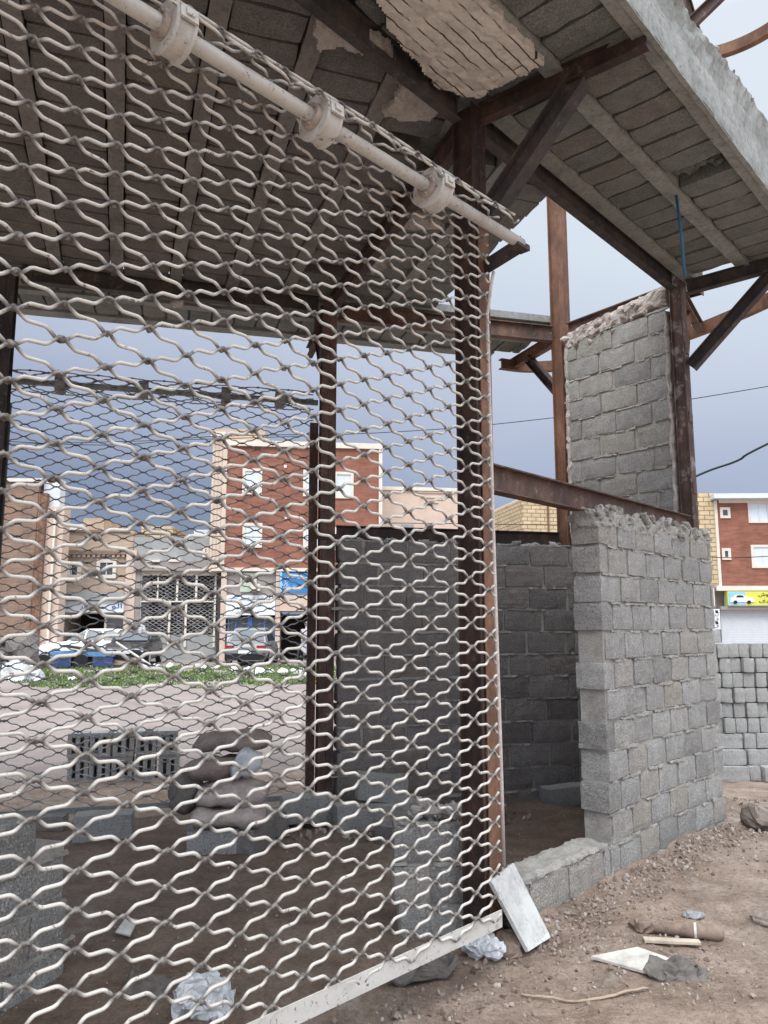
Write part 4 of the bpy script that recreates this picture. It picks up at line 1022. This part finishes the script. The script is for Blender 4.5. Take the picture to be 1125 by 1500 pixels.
class Fac:
    """a street front: local x along the front, y away from the camera, z up"""
    def __init__(s, pxc, Y, head, name, label, cat='building'):
        Y *= .77; p = ony(pxc, 912, Y); s.u = hv(head); s.w = away(head); s.p = Vector((p.x, p.y, 0)); s.h = head
        s.r = root(name, s.p, label, cat, (90-head)*D2)
    def q(s, px, py, y=0.):
        d = ray(px, py); o = s.p+s.w*y; t = o.dot(s.w)/d.dot(s.w); P = Vector((d.x*t, d.y*t, EYE+d.z*t))
        return (P-s.p).dot(s.u), P.z
    def box(s, mb, x0, y0, x1, y1, f=0., b=.3):
        """pixel rectangle (x0,y0)-(x1,y1) measured on the plane at depth f, from depth f to b"""
        ym = (y0+y1)/2; xm = (x0+x1)/2
        a0 = s.q(x0, ym, f)[0]; a1 = s.q(x1, ym, f)[0]; z1 = s.q(xm, y0, f)[1]; z0 = s.q(xm, y1, f)[1]
        if y1 > 955: z0 = -.4
        mb.box(a0, a1, f, b, z0, z1); return a0, a1, z0, z1
    def part(s, name, mat, rects, parent=None, label=None):
        mb = MB()
        for r in rects: s.box(mb, *r)
        o = mb.build(name, M[mat], parent or s.r, local=True)
        if parent: o.matrix_parent_inverse = Matrix()
        if label: o['label'] = label
        return o
    def window(s, x0, y0, x1, y1, f=-.06, t=3, fm='creamw', pm='pane', bars=1):
        mb = MB(); a0, a1, z0, z1 = s.box(MB(), x0, y0, x1, y1, f, .1); e = (a1-a0)*.1 if t == 3 else t
        mb.box(a0, a1, f, .05, z0, z0+e); mb.box(a0, a1, f, .05, z1-e, z1); mb.box(a0, a0+e, f, .05, z0+e, z1-e); mb.box(a1-e, a1, f, .05, z0+e, z1-e)
        if bars: mb.box((a0+a1)/2-.02, (a0+a1)/2+.02, f+.03, .05, z0+e, z1-e)
        w = mb.build('window', M[fm], s.r, local=True)
        mb = MB(); mb.box(a0+e, a1-e, f+.045, .04, z0+e, z1-e); mb.build('pane', M[pm], w, local=True); return w
    def text(s, body, px, py, hpx, mat, parent, f, al='CENTER', wpx=None, name='lettering', raw=False):
        cu = bpy.data.curves.new(name, 'FONT'); cu.body = body if raw else shape(body); cu.size = 1.; cu.extrude = .006; cu.align_x = 'CENTER'; cu.align_y = 'CENTER'
        tmp = bpy.data.objects.new('tmp', cu); COL.objects.link(tmp); bpy.context.view_layer.update()
        me = bpy.data.meshes.new_from_object(tmp.evaluated_get(bpy.context.evaluated_depsgraph_get())); bpy.data.objects.remove(tmp)
        vs = [v.co.copy() for v in me.vertices]; x0 = min(v.x for v in vs); x1 = max(v.x for v in vs); y0 = min(v.y for v in vs); y1 = max(v.y for v in vs)
        c, z = s.q(px, py, f); k = abs(s.q(px, py-hpx/2, f)[1]-s.q(px, py+hpx/2, f)[1])/(y1-y0)
        kx = k if not wpx else abs(s.q(px+wpx/2, py, f)[0]-s.q(px-wpx/2, py, f)[0])/(x1-x0)
        for v in me.vertices: v.co = Vector((c+(v.co.x-(x0+x1)/2)*kx, f-v.co.z-.004, z+(v.co.y-(y0+y1)/2)*k))
        me.materials.clear(); me.materials.append(M[mat]); o = bpy.data.objects.new(name, me); COL.objects.link(o); o.parent = parent or s.r; return o

# --- far left brown brick building
b = Fac(20, 43, 88, 'brick_building', 'brown brick building at the far left edge with a rusty steel post on its front')
b.part('wall', 'brick_brown', [(-140,704,48,1000,0,.9),(-200,706,0,1000,.9,7)])
b.part('steel_post', 'steel_or', [(48,722,60,1000,-.12,.3)])
b.part('corner_pier', 'pinkw', [(60,742,87,1000,.05,.8)])
b.part('rooftop_room', 'shutter', [(64,702,88,742,.2,.8)])
b.part('parapet_coping', 'creamw', [(-140,700,62,705,-.1,.9)])
b.part('pipe', 'creamw', [(72,745,75,990,-.1,-.02)])
# --- beige two-storey shop house
b = Fac(140, 46, 88, 'shop_house', 'beige brick two-storey shop house with a white sign lettered in blue')
b.part('wall', 'brick_beige', [(84,776,196,806,0,6),(84,812,196,868,.02,6)])
b.part('frieze', 'brick_brown', [(84,806,196,812,-.15,8)])
mb = MB()
for k in range(14): b.box(mb, 92+k*7.2, 812, 96+k*7.2, 816, -.12, .05)
mb.build('frieze_tooth', M['brick_beige'], b.r, local=True)['kind'] = 'stuff'
b.part('parapet', 'brick_brown', [(84,776,190,779,-.08,8)])
b.part('rooftop_stair_room', 'brick_beige', [(122,759,152,777,2,6)]); b.part('rooftop_tank', 'shutter', [(98,768,122,777,2,5)])
b.window(90,822,118,847, t=.16, pm='glass'); b.window(141,819,170,847, t=.16, pm='glass')
b.part('curtain', 'signw', [(93,824,103,845,-.02,.0)])
b.part('pillar', 'pinkw', [(181,806,196,1000,-.25,3)])
b.part('wall_end', 'pinkw', [(84,868,88,1000,0,8)])
b.part('canopy', 'greyr', [(86,868,181,879,-.5,.2)])
sg = b.part('sign', 'signw', [(87,880,181,897,-.35,.1)])
b.text('الو', 171, 888.5, 9, 'inkb', sg, -.36, wpx=15); b.text('دلاور', 129, 889, 9, 'inkb', sg, -.36, wpx=24)
b.part('shop_interior', 'intshade', [(88,897,181,1000,2.5,7.9)]); b.part('door_frame', 'creamw', [(152,898,155,960,0,.1),(88,897,181,899,-.05,.1)])
b.part('door', 'greyr', [(155,899,181,960,.3,.4)])
# --- grey unfinished building with grille fronts
b = Fac(258, 46, 88, 'unfinished_shop', 'grey rendered unfinished shop with closed mesh doors, left of the tall red house')
b.part('wall', 'greyr', [(196,787,322,822,0,8)])
b.part('slab_band', 'greyd', [(196,822,322,836,-.25,8)]); b.part('beam', 'cream', [(200,836,318,841,-.05,.3)])
b.part('pillar', 'greyd', [(196,836,203,1000,-.1,2)]); b.part('pillar', 'steel_grey', [(317,838,322,1000,-.1,2)])
b.part('rooftop_room', 'brick_yellow', [(207,771,253,788,3,7)]); b.part('rooftop_tank', 'shutter', [(284,776,306,788,1,4)])
b.window(297,800,306,816, t=.12, bars=0, pm='glass')
b.part('parapet_snow_strip', 'creamw', [(214,820,234,823,-.3,.1),(247,819,264,823,-.3,.1)])
b.part('shop_interior', 'intshade', [(203,841,317,1000,1.5,7.9)])
gt = b.part('door_frame', 'creamw', [(203,841,206,948,-.02,.06),(313,841,316,948,-.02,.06),(203,841,316,843,-.02,.06),(203,880,316,882,-.02,.06),(230,843,232,880,-.02,.06),(258,843,261,880,-.02,.06),(286,843,289,880,-.02,.06),(246,882,249,948,-.02,.06),(270,882,273,948,-.02,.06)])
mb = MB(); a0, a1, z0, z1 = b.box(MB(), 206, 843, 313, 948, .1, .1)
zz = z0; k = 0
while zz < z1:
    pts = []; n = int((a1-a0)/.14)
    for j in range(n+1): pts.append((a0+(a1-a0)*j/n, .1, zz+(.075 if (j+k) & 1 else 0.)))
    mb.tube(pts, .016, 3); zz += .085; k += 1
mb.build('door_mesh', M['wire_d'], b.r, local=True)
b.part('plinth', 'greyr', [(203,930,317,1000,.05,.9)])
# --- tall red brick house
b = Fac(440, 46, 84, 'red_brick_house', 'tall red brick house with white-framed windows and shops on its ground floor')
b.part('wall', 'brick_red', [(330,654,556,832,0,9)])
b.part('side_strip', 'cream', [(309,636,331,838,-.02,9)])
mb = MB()
for k in (312.5, 317.5, 323): b.box(mb, k, 640, k+.8, 832, -.05, .0)
mb.build('strip_groove', M['pinkw'], b.r, local=True)
b.part('cornice', 'creamw', [(309,632,331,639,-.2,9),(331,647,560,655,-.12,9)])
b.part('edge_strip', 'creamw', [(555,655,560,834,-.1,9)]); b.part('string_course', 'creamw', [(309,832,560,837,-.15,9)])
b.part('rooftop_wall', 'brick_beige', [(312,628,388,647,2.5,7)])
for x0, y0, x1, y1 in ((355,686,384,724),(355,766,384,802),(444,688,474,727),(444,768,474,803),(489,691,518,730),(489,771,518,806)): b.window(x0,y0,x1,y1, t=.13)
for y in (683, 760): b.part('vent_tile', 'signw', [(416,y-2,420,y+2,-.03,.02)])
b.part('shop_wall', 'greyd', [(325,837,405,872,.05,8),(455,837,560,1000,.05,8),(410,872,455,896,.05,.6)])
b.part('pillar', 'pinkw', [(322,837,330,1000,-.1,3)]); b.part('pillar', 'pinkw', [(403,837,410,1000,-.1,3)])
b.part('green_panel', 'green_pale', [(352,839,376,867,-.02,.1)])
ac = b.part('air_conditioner', 'creamw', [(367,855,381,865,-.4,.0)])
sg = b.part('sign', 'signw', [(331,872,403,901,-.15,.1)])
b.text('شرکت ساختمان نگین پل صنعتی', 375, 877, 6, 'inkk', sg, -.16, wpx=50); b.text('نگین پل', 376, 886, 5.5, 'inkk', sg, -.16, wpx=18); b.text('تلفن ساختمان', 362, 897, 3.5, 'inkk', sg, -.16, wpx=34)
b.part('sign_emblem', 'signc', [(342,875,347,880,-.18,-.15),(344,873,346,875,-.18,-.15)], sg)
s2 = b.part('sign', 'signb', [(410,839,456,868,-.15,.1)], label='blue shop sign with white lettering')
b.text('نگین پل صنعتی', 436, 845, 6, 'inkw', s2, -.16, wpx=36); b.text('ساختمان نگین', 430, 859, 6, 'inkw', s2, -.16, wpx=30); b.text('پل', 417, 854, 9, 'inkw', s2, -.16, wpx=8)
b.part('sign_edge', 'signc', [(410,838,413,869,-.18,-.15)], s2)
b.part('shutter_box', 'pinkw', [(410,872,456,895,-.2,.1)]); b.part('shop_interior', 'intshade', [(330,900,455,1000,2.5,7.9)])
b.part('door', 'doorblue', [(333,904,335,952,.1,.2),(344,904,346,952,.1,.2),(333,904,346,906,.1,.2)]); b.part('door', 'doorblue', [(362,904,369,952,.1,.2)]); b.part('door', 'doorblue', [(386,904,388,952,.1,.2),(400,904,402,952,.1,.2),(386,904,402,906,.1,.2)])
b.part('door_glass', 'glass', [(335,906,344,952,.15,.2),(346,904,362,930,.15,.2),(369,904,386,930,.15,.2),(388,906,400,952,.15,.2)]); b.part('door_panel', 'signw', [(332,928,352,958,.02,.1)])
b.part('stone_plinth', 'greyd', [(330,952,403,1000,0,.3)])
# --- low pink house, yellow brick house
b = Fac(615, 50, 82, 'low_pink_house', 'low pale pink rendered house right of the tall red house')
b.part('wall', 'pinkw', [(555,718,700,1000,0,8)]); b.part('coping', 'creamw', [(555,714,702,719,-.1,8)])
b.part('moulding', 'cream', [(612,720,650,722,-.06,.02),(616,727,646,729,-.06,.02),(622,735,642,736.5,-.06,.02)]); b.part('vent', 'greyr', [(588,768,606,776,-.05,.02)])
b = Fac(796, 60, 80, 'yellow_brick_house', 'yellow brick house glimpsed between the front column and the curved wall')
b.part('wall', 'brick_yellow', [(768,732,860,1000,0,8)]); b.part('coping', 'creamw', [(766,729,862,733,-.1,8)]); b.part('drainpipe', 'steel_or', [(806,734,808,1000,-.12,-.02)])
# --- red house on the right
b = Fac(1090, 52, 92, 'red_corner_house', 'red brick house at the right with a yellow car sign over a white shutter')
b.part('wall', 'brick_red', [(1053,735,1330,858,0,10)])
b.part('trim', 'creamw', [(1050,733,1054,862,-.06,10),(1050,858,1330,865,-.15,10),(1053,729,1330,736,-.08,10)])
b.part('roof_edge', 'shutter', [(1046,722,1330,729,-.5,10)])
b.part('side_wall', 'brick_yellow', [(1020,722,1050.5,858,.03,9)])
b.part('side_trim', 'creamw', [(1033,794,1037,825,-.08,.1)])
b.part('side_soffit', 'greyd', [(1024,856,1052,862,-.05,9)])
for r in ((1055,743,1070,759),(1058,803,1071,820)): b.window(*r, t=.14, bars=0, pm='glass')
for r in ((1096,734,1128,766),(1101,798,1135,832),(1190,734,1222,766),(1195,798,1230,832)): b.window(*r, t=.13)
b.part('shop_wall', 'greyd', [(1040,862,1064,1000,.5,9)]); b.part('gutter_pipe', 'creamw', [(1043,862,1047,890,-.1,.1)])
vs_ = b.part('vertical_sign', 'signw', [(1045,892,1055,922,-.1,.4)])
for k, c in enumerate('ابزار'): b.text(c, 1050, 896+k*5.4, 4.2, 'inkk', vs_, -.11, wpx=5)
sg = b.part('sign', 'signy', [(1066,866,1240,887,-.2,.2)], label='yellow shop sign with a white car and black lettering')
b.part('sign_panel', 'signc', [(1067,867,1092,886,-.21,-.2)], sg)
mb = MB()
def sgp(pts, f0_, f1_):
    P = [b.q(x, y, -.22) for x, y in pts]; n = len(P)
    mb.add([(x, f0_, z) for x, z in P]+[(x, f1_, z) for x, z in P], [tuple(range(n)), tuple(range(2*n-1,n-1,-1))]+[(i,i+n,(i+1)%n+n,(i+1)%n) for i in range(n)])
sgp([(1070,876),(1074,875),(1078,871),(1088,871),(1092,874),(1101,876),(1105,878),(1105,882),(1070,882)], -.235, -.21); mb.build('car_picture', M['signw'], sg, local=True)
mb = MB(); sgp([(1078,875),(1080,872),(1087,872),(1090,875)], -.245, -.236); mb.build('car_picture_window', M['inkk'], sg, local=True)
for cx in (1077, 1097):
    mb = MB(); sgp([(cx+3*cos(a*pi/5), 882+2.6*sin(a*pi/5)) for a in range(10)], -.25, -.236); mb.build('car_picture_wheel', M['inkk'], sg, local=True)
b.text('فروش', 1122, 871, 6.5, 'inkk', sg, -.21, wpx=22); b.text('یدک', 1121, 881, 5.5, 'inkk', sg, -.21, wpx=18)
b.part('lintel', 'greyd', [(1056,888,1330,893,-.1,.5)])
mb = MB(); a0, a1, z0, z1 = b.box(MB(), 1058, 893, 1240, 1000, .3, .3); z = z0
while z < z1-.02: mb.obox(((a0+a1)/2, .3, z+.06), (1,0,0), Vector((0,1,.12)).normalized(), Vector((0,-.12,1)).normalized(), a1-a0, .03, .118); z += .12
mb.build('roller_shutter', M['shutter'], b.r, local=True)

# --- vehicles, built small but whole
def car(p, rz, paint, label, L=4.3, Wd=1.68, Hh=1.42, kind='sedan'):
    rt_ = root('parked_car', p, label, 'car', rz, 'cars parked in front of the shops')
    def ring(x, hw, z0, z1): return [Vector((x, y, z)) for y, z in ((-hw*.88,z0),(hw*.88,z0),(hw,z0+(z1-z0)*.35),(hw,z0+(z1-z0)*.7),(hw*.93,z1),(-hw*.93,z1),(-hw,z0+(z1-z0)*.7),(-hw,z0+(z1-z0)*.35))]
    w = Wd/2; X = L/2
    mb = MB(); mb.loft([ring(x*X, w*k, a, c) for x, k, a, c in ((-1,.80,.42,.72),(-.97,.90,.28,.84),(-.86,.97,.22,.92),(-.5,1,.20,.94),(0,1,.20,.93),(.4,1,.20,.91),(.75,.98,.20,.84),(.95,.90,.24,.74),(1,.80,.34,.66))])
    o = mb.build('body', M[paint], rt_, sm=False, local=True); bv = o.modifiers.new('b','BEVEL'); bv.width = .05; bv.segments = 3; bv.limit_method = 'NONE'
    mb = MB(); st = ((-.80,.86,.90,.93),(-.52,.70,.92,Hh-.04),(-.2,.69,.92,Hh),(.08,.69,.91,Hh-.01),(.46,.80,.89,.90))
    mb.loft([[Vector((x*X, s*w*(.93 if i in (0,1) else k), z)) for i, (s, z) in enumerate(((-1,a-.02),(1,a-.02),(1,c),(-1,c)))] for x, k, a, c in st])
    o = mb.build('roof', M[paint], rt_, local=True); bv = o.modifiers.new('b','BEVEL'); bv.width = .03; bv.segments = 2
    for s in (-1, 1):
        for (xa, xb, ta, tb) in ((-.72,-.28,-.47,-.25),(-.24,.08,-.21,.06),(.12,.40,.10,.12)):
            mb = MB(); q = []
            for x, z in ((xa,.95),(xb,.95),(tb,Hh-.09),(ta,Hh-.09)):
                yy = w*(.93+( .69-.93)*(z-.9)/(Hh-.92)); q.append(Vector((x*X, s*(yy+.022), z)))
            n = Vector((0,s*.97,.25)); mb.add(q+[v-n*.03 for v in q], [(0,1,2,3),(7,6,5,4),(0,4,5,1),(1,5,6,2),(2,6,7,3),(3,7,4,0)]); mb.build('side_window', M['glass'], rt_, local=True)
    for nm, x0, x1 in (('windscreen',.44,.10),('rear_window',-.78,-.52)):
        q = [Vector((x0*X,-w*.78,.95)),Vector((x0*X,w*.78,.95)),Vector((x1*X,w*.62,Hh-.08)),Vector((x1*X,-w*.62,Hh-.08))]; d = Vector((copysign(1,x0-x1)*.6,0,.8))*.03
        mb = MB(); mb.add([v+d for v in q]+[v-d for v in q], [(0,1,2,3),(7,6,5,4),(0,4,5,1),(1,5,6,2),(2,6,7,3),(3,7,4,0)]); mb.build(nm, M['glass'], rt_, local=True)
    for x in (-.60,.62):
        for s in (-1,1):
            mb = MB(); mb.lathe((x*X, s*(w-.10), .31), (0,s,0), [(-.08,.16),(-.08,.29),(-.05,.31),(.08,.31),(.105,.29),(.105,.20),(.09,.2)], 18); wh_ = mb.build('wheel', M['rubber'], rt_, local=True)
            mb = MB(); mb.lathe((x*X, s*(w-.10), .31), (0,s,0), [(.085,.02),(.10,.05),(.095,.17),(.108,.20)], 14); mb.build('rim', M['alu'], wh_, local=True)
    for s in (-1,1):
        mb = MB(); mb.box(-X-.01,-X+.10, s*w*.52, s*w*.92, .60,.80); mb.build('tail_light', M['red_light'], rt_, local=True)
        mb = MB(); mb.box(X-.12,X-.01, s*w*.5, s*w*.86, .56,.68); mb.build('headlight', M['clear_light'], rt_, local=True)
    for nm, x in (('rear_bumper',-X-.02),('front_bumper',X-.05)):
        mb = MB(); mb.box(x-.06, x+.10, -w*.9, w*.9, .30,.50); mb.build(nm, M['rubber' if paint != 'carw' else 'carw'], rt_, local=True)
        mb = MB(); xx = x-.07 if x < 0 else x+.11; mb.box(xx-.012, xx+.012, -.24,.24,.50,.62); mb.build('number_plate', M['signw'], rt_, local=True)
    mb = MB(); mb.box(X-.04,X+.03,-w*.45,w*.45,.52,.64); mb.build('grille', M['rubber'], rt_, local=True)
    return rt_
def gp(px, Y): Y *= .77; p = ony(px, 912, Y); return Vector((p.x, Y, gh(p.x, Y)))
car(gp(142,43), pi, 'carw', 'white sedan seen from the side in front of the beige shop house')
car(gp(199,41.3), -pi/2+.12, 'cark', 'black car facing the camera beside the white sedan', Hh=1.38)
car(gp(372,41.6), pi/2+.02, 'carg', 'grey sedan with red tail lights parked outside the red brick house', Hh=1.46)
# low blue farm trailer
rt_ = root('blue_trailer', gp(128,38.5), 'low blue metal trailer with a raised dark lid and white drawbar', 'trailer', .1)
mb = MB(); mb.box(-1.15,1.15,-.5,.5,.42,.60); mb.build('bed', M['blue_light'], rt_, local=True)
for x in (-.75,.75):
    mb = MB(); mb.box(x-.36,x+.36,-.48,.48,.06,.40); mb.build('side_box', M['blue_paint'], rt_, local=True)
mb = MB(); mb.box(-.36,.36,-.4,.4,.1,.41); mb.build('axle_box', M['rubber'], rt_, local=True)
for x in (0., -1.35):
    mb = MB(); mb.lathe((x,-.56,.26), (0,-1,0), [(-.06,.1),(-.06,.25),(.06,.25),(.06,.1)], 16); mb.build('wheel', M['rubber'], rt_, local=True)
mb = MB(); mb.obox((-.1,0,.70), Vector((.97,0,-.16)).normalized(), (0,1,0), Vector((.16,0,.97)).normalized(), 1.5,.9,.04); mb.build('lid', M['rubber'], rt_, local=True)
mb = MB(); mb.tube([(1.2,-.45,.95),(2.5,-.5,.1)], .045, 6); mb.build('drawbar', M['white_metal'], rt_, local=True)
# motorcycle and rider
mp0 = gp(449,42.2)
mo = root('motorcycle', mp0, 'white motorcycle standing in front of the dark shop opening', 'motorcycle', 1.25)
for x in (-.62,.62):
    mb = MB(); n = 20
    for i in range(n):
        pass
    mb.lathe((x,0,.29), (0,1,0), [(-.045,.20),(-.05,.26),(0,.29),(.05,.26),(.045,.20),(-.045,.20)], 20); w_ = mb.build('wheel', M['rubber'], mo, local=True)
    mb = MB(); mb.lathe((x,0,.29), (0,1,0), [(-.05,.02),(-.05,.05),(.05,.05),(.05,.02)], 10); mb.build('hub', M['alu'], w_, local=True)
mb = MB(); mb.loft([[Vector((x, y*k, z)) for y, z in ((-1,z0),(1,z0),(1,z1),(-1,z1))] for x, k, z0, z1 in ((-.75,.09,.62,.70),(-.45,.14,.45,.80),(0,.15,.36,.80),(.3,.13,.42,.86),(.5,.07,.60,.86))]); mb.build('body', M['carw'], mo, local=True)
mb = MB(); mb.tube([(.62,.06,.29),(.50,.06,.75),(.42,.06,1.0)], .028, 6); mb.build('fork', M['alu'], mo, local=True)
mb = MB(); mb.tube([(.40,-.33,1.02),(.42,0,1.0),(.40,.33,1.02)], .018, 6); mb.build('handlebar', M['rubber'], mo, local=True)
mb = MB(); mb.loft([[Vector((x, y*.13, z)) for y, z in ((-1,zz),(1,zz),(.8,zz+.08),(-.8,zz+.08))] for x, zz in ((-.7,.78),(-.3,.76),(.05,.79))]); mb.build('seat', M['rubber'], mo, local=True)
def person(loc, rz, label):
    J = {'pel':(-.15,0,.92,.135),'chest':(-.02,0,1.22,.155),'neck':(.05,0,1.44,.065),'head':(.09,0,1.58,.10),'top':(.09,0,1.68,.085)}
    E_ = [('pel','chest'),('chest','neck'),('neck','head'),('head','top')]
    for s, t in ((-1,'l'),(1,'r')):
        J.update({'sh'+t:(.0,s*.2,1.38,.07),'el'+t:(.14,s*.30,1.14,.05),'wr'+t:(.37,s*.30,1.05,.036),'ha'+t:(.42,s*.29,1.03,.04),
                  'hip'+t:(-.12,s*.11,.90,.09),'kn'+t:(.26,s*.19,.72,.068),'an'+t:(.10,s*.19,.30,.045),'to'+t:(.26,s*.20,.25,.04)})
        E_ += [('chest','sh'+t),('sh'+t,'el'+t),('el'+t,'wr'+t),('wr'+t,'ha'+t),('pel','hip'+t),('hip'+t,'kn'+t),('kn'+t,'an'+t),('an'+t,'to'+t)]
    ks = list(J); me = bpy.data.meshes.new('person'); me.from_pydata([J[k][:3] for k in ks], [(ks.index(a), ks.index(c)) for a, c in E_], [])
    o = bpy.data.objects.new('person', me); COL.objects.link(o); o.location = loc; o.rotation_euler = (0,0,rz); MAT[o.name] = Matrix.Translation(loc)@Matrix.Rotation(rz,4,'Z')
    o.modifiers.new('s','SKIN'); 
    for i, k in enumerate(ks): me.skin_vertices[0].data[i].radius = (J[k][3],)*2; me.skin_vertices[0].data[i].use_root = (k == 'pel')
    sb = o.modifiers.new('d','SUBSURF'); sb.levels = sb.render_levels = 1; me.materials.append(M['jacket']); tag(o, label, 'person')
    mb = MB(); mb.lathe((.08,0,1.56), (0,0,1), [(0,.11),(.06,.118),(.11,.10),(.155,.05),(.16,.01)], 12); mb.build('cap', mat_flat('grey_knit_cap', (.25,.22,.22), .95, .2), o, local=True)
    return o
person(mp0, 1.25, 'person in a pale mauve jacket and grey cap sitting on the white motorcycle')
# verge
def grass():
    g = random.Random(3); mb = MB()
    for i in range(15000):
        Y = g.uniform(20.2, 30.8); px = g.uniform(-120, 520)
        p = ony(px, 912, Y)
        d = nz(p.x*.5, Y*.35, 2.)+.35*nz(p.x*1.9, Y*1.5, 4.)
        e = smooth(20.2, 22., Y)*(1-smooth(29.3, 30.8, Y))
        if d < .12-.55*e: continue
        z = gh(p.x, Y); h = g.uniform(.03,.10); w = g.uniform(.02,.055); a = g.uniform(0, pi); dx, dy = cos(a)*w, sin(a)*w; lx, ly = g.uniform(-.06,.06), g.uniform(-.06,.06)
        mb.add([(p.x-dx,Y-dy,z-.01),(p.x+dx,Y+dy,z-.01),(p.x+lx,Y+ly,z+h)], [(0,1,2)])
    o = mb.build('grass', M['grass']); tag(o, 'strip of green grass across the road', 'grass', kind='stuff')
grass()
gw = random.Random(8); wl = 'white stone lying along the far grass verge'
for px, Y, s in [(212,37.5,.5),(230,38.2,.42),(252,37.8,.5),(275,37.4,.45),(296,38,.5),(318,37.6,.4),(348,35,.45),(365,34.2,.5),(383,33.8,.55),(398,34.1,.45),(415,34,.5),(432,33.6,.4),(446,33.9,.5),(448,32,.4),(110,30,.3),(60,29,.35)]:
    p = gp(px, Y); mb = MB(); mb.lump(p+UP*s*.12, s*.85, s*.6, s*.4, 3, .35, gw); tag(mb.build('white_stone', M['marble']), wl, 'stone', 'white stones along the far verge')
for i, (px, Y, sx, sz, m, lab) in enumerate([(22,31,2.0,1.5,'cloth_grey','dark heap of rubbish against the brown brick building'),(34,30.2,1.0,.7,'plastic','pale rubbish spilling from the dark heap'),(178,39,1.3,.5,'cloth_brown','brown rubble heap in front of the black car')]):
    p = gp(px, Y); mb = MB(); mb.lump(p+UP*sz*.2, sx, 1.2, sz, 7, .35, gw); tag(mb.build('rubbish_heap', M[m]), lab, 'heap')
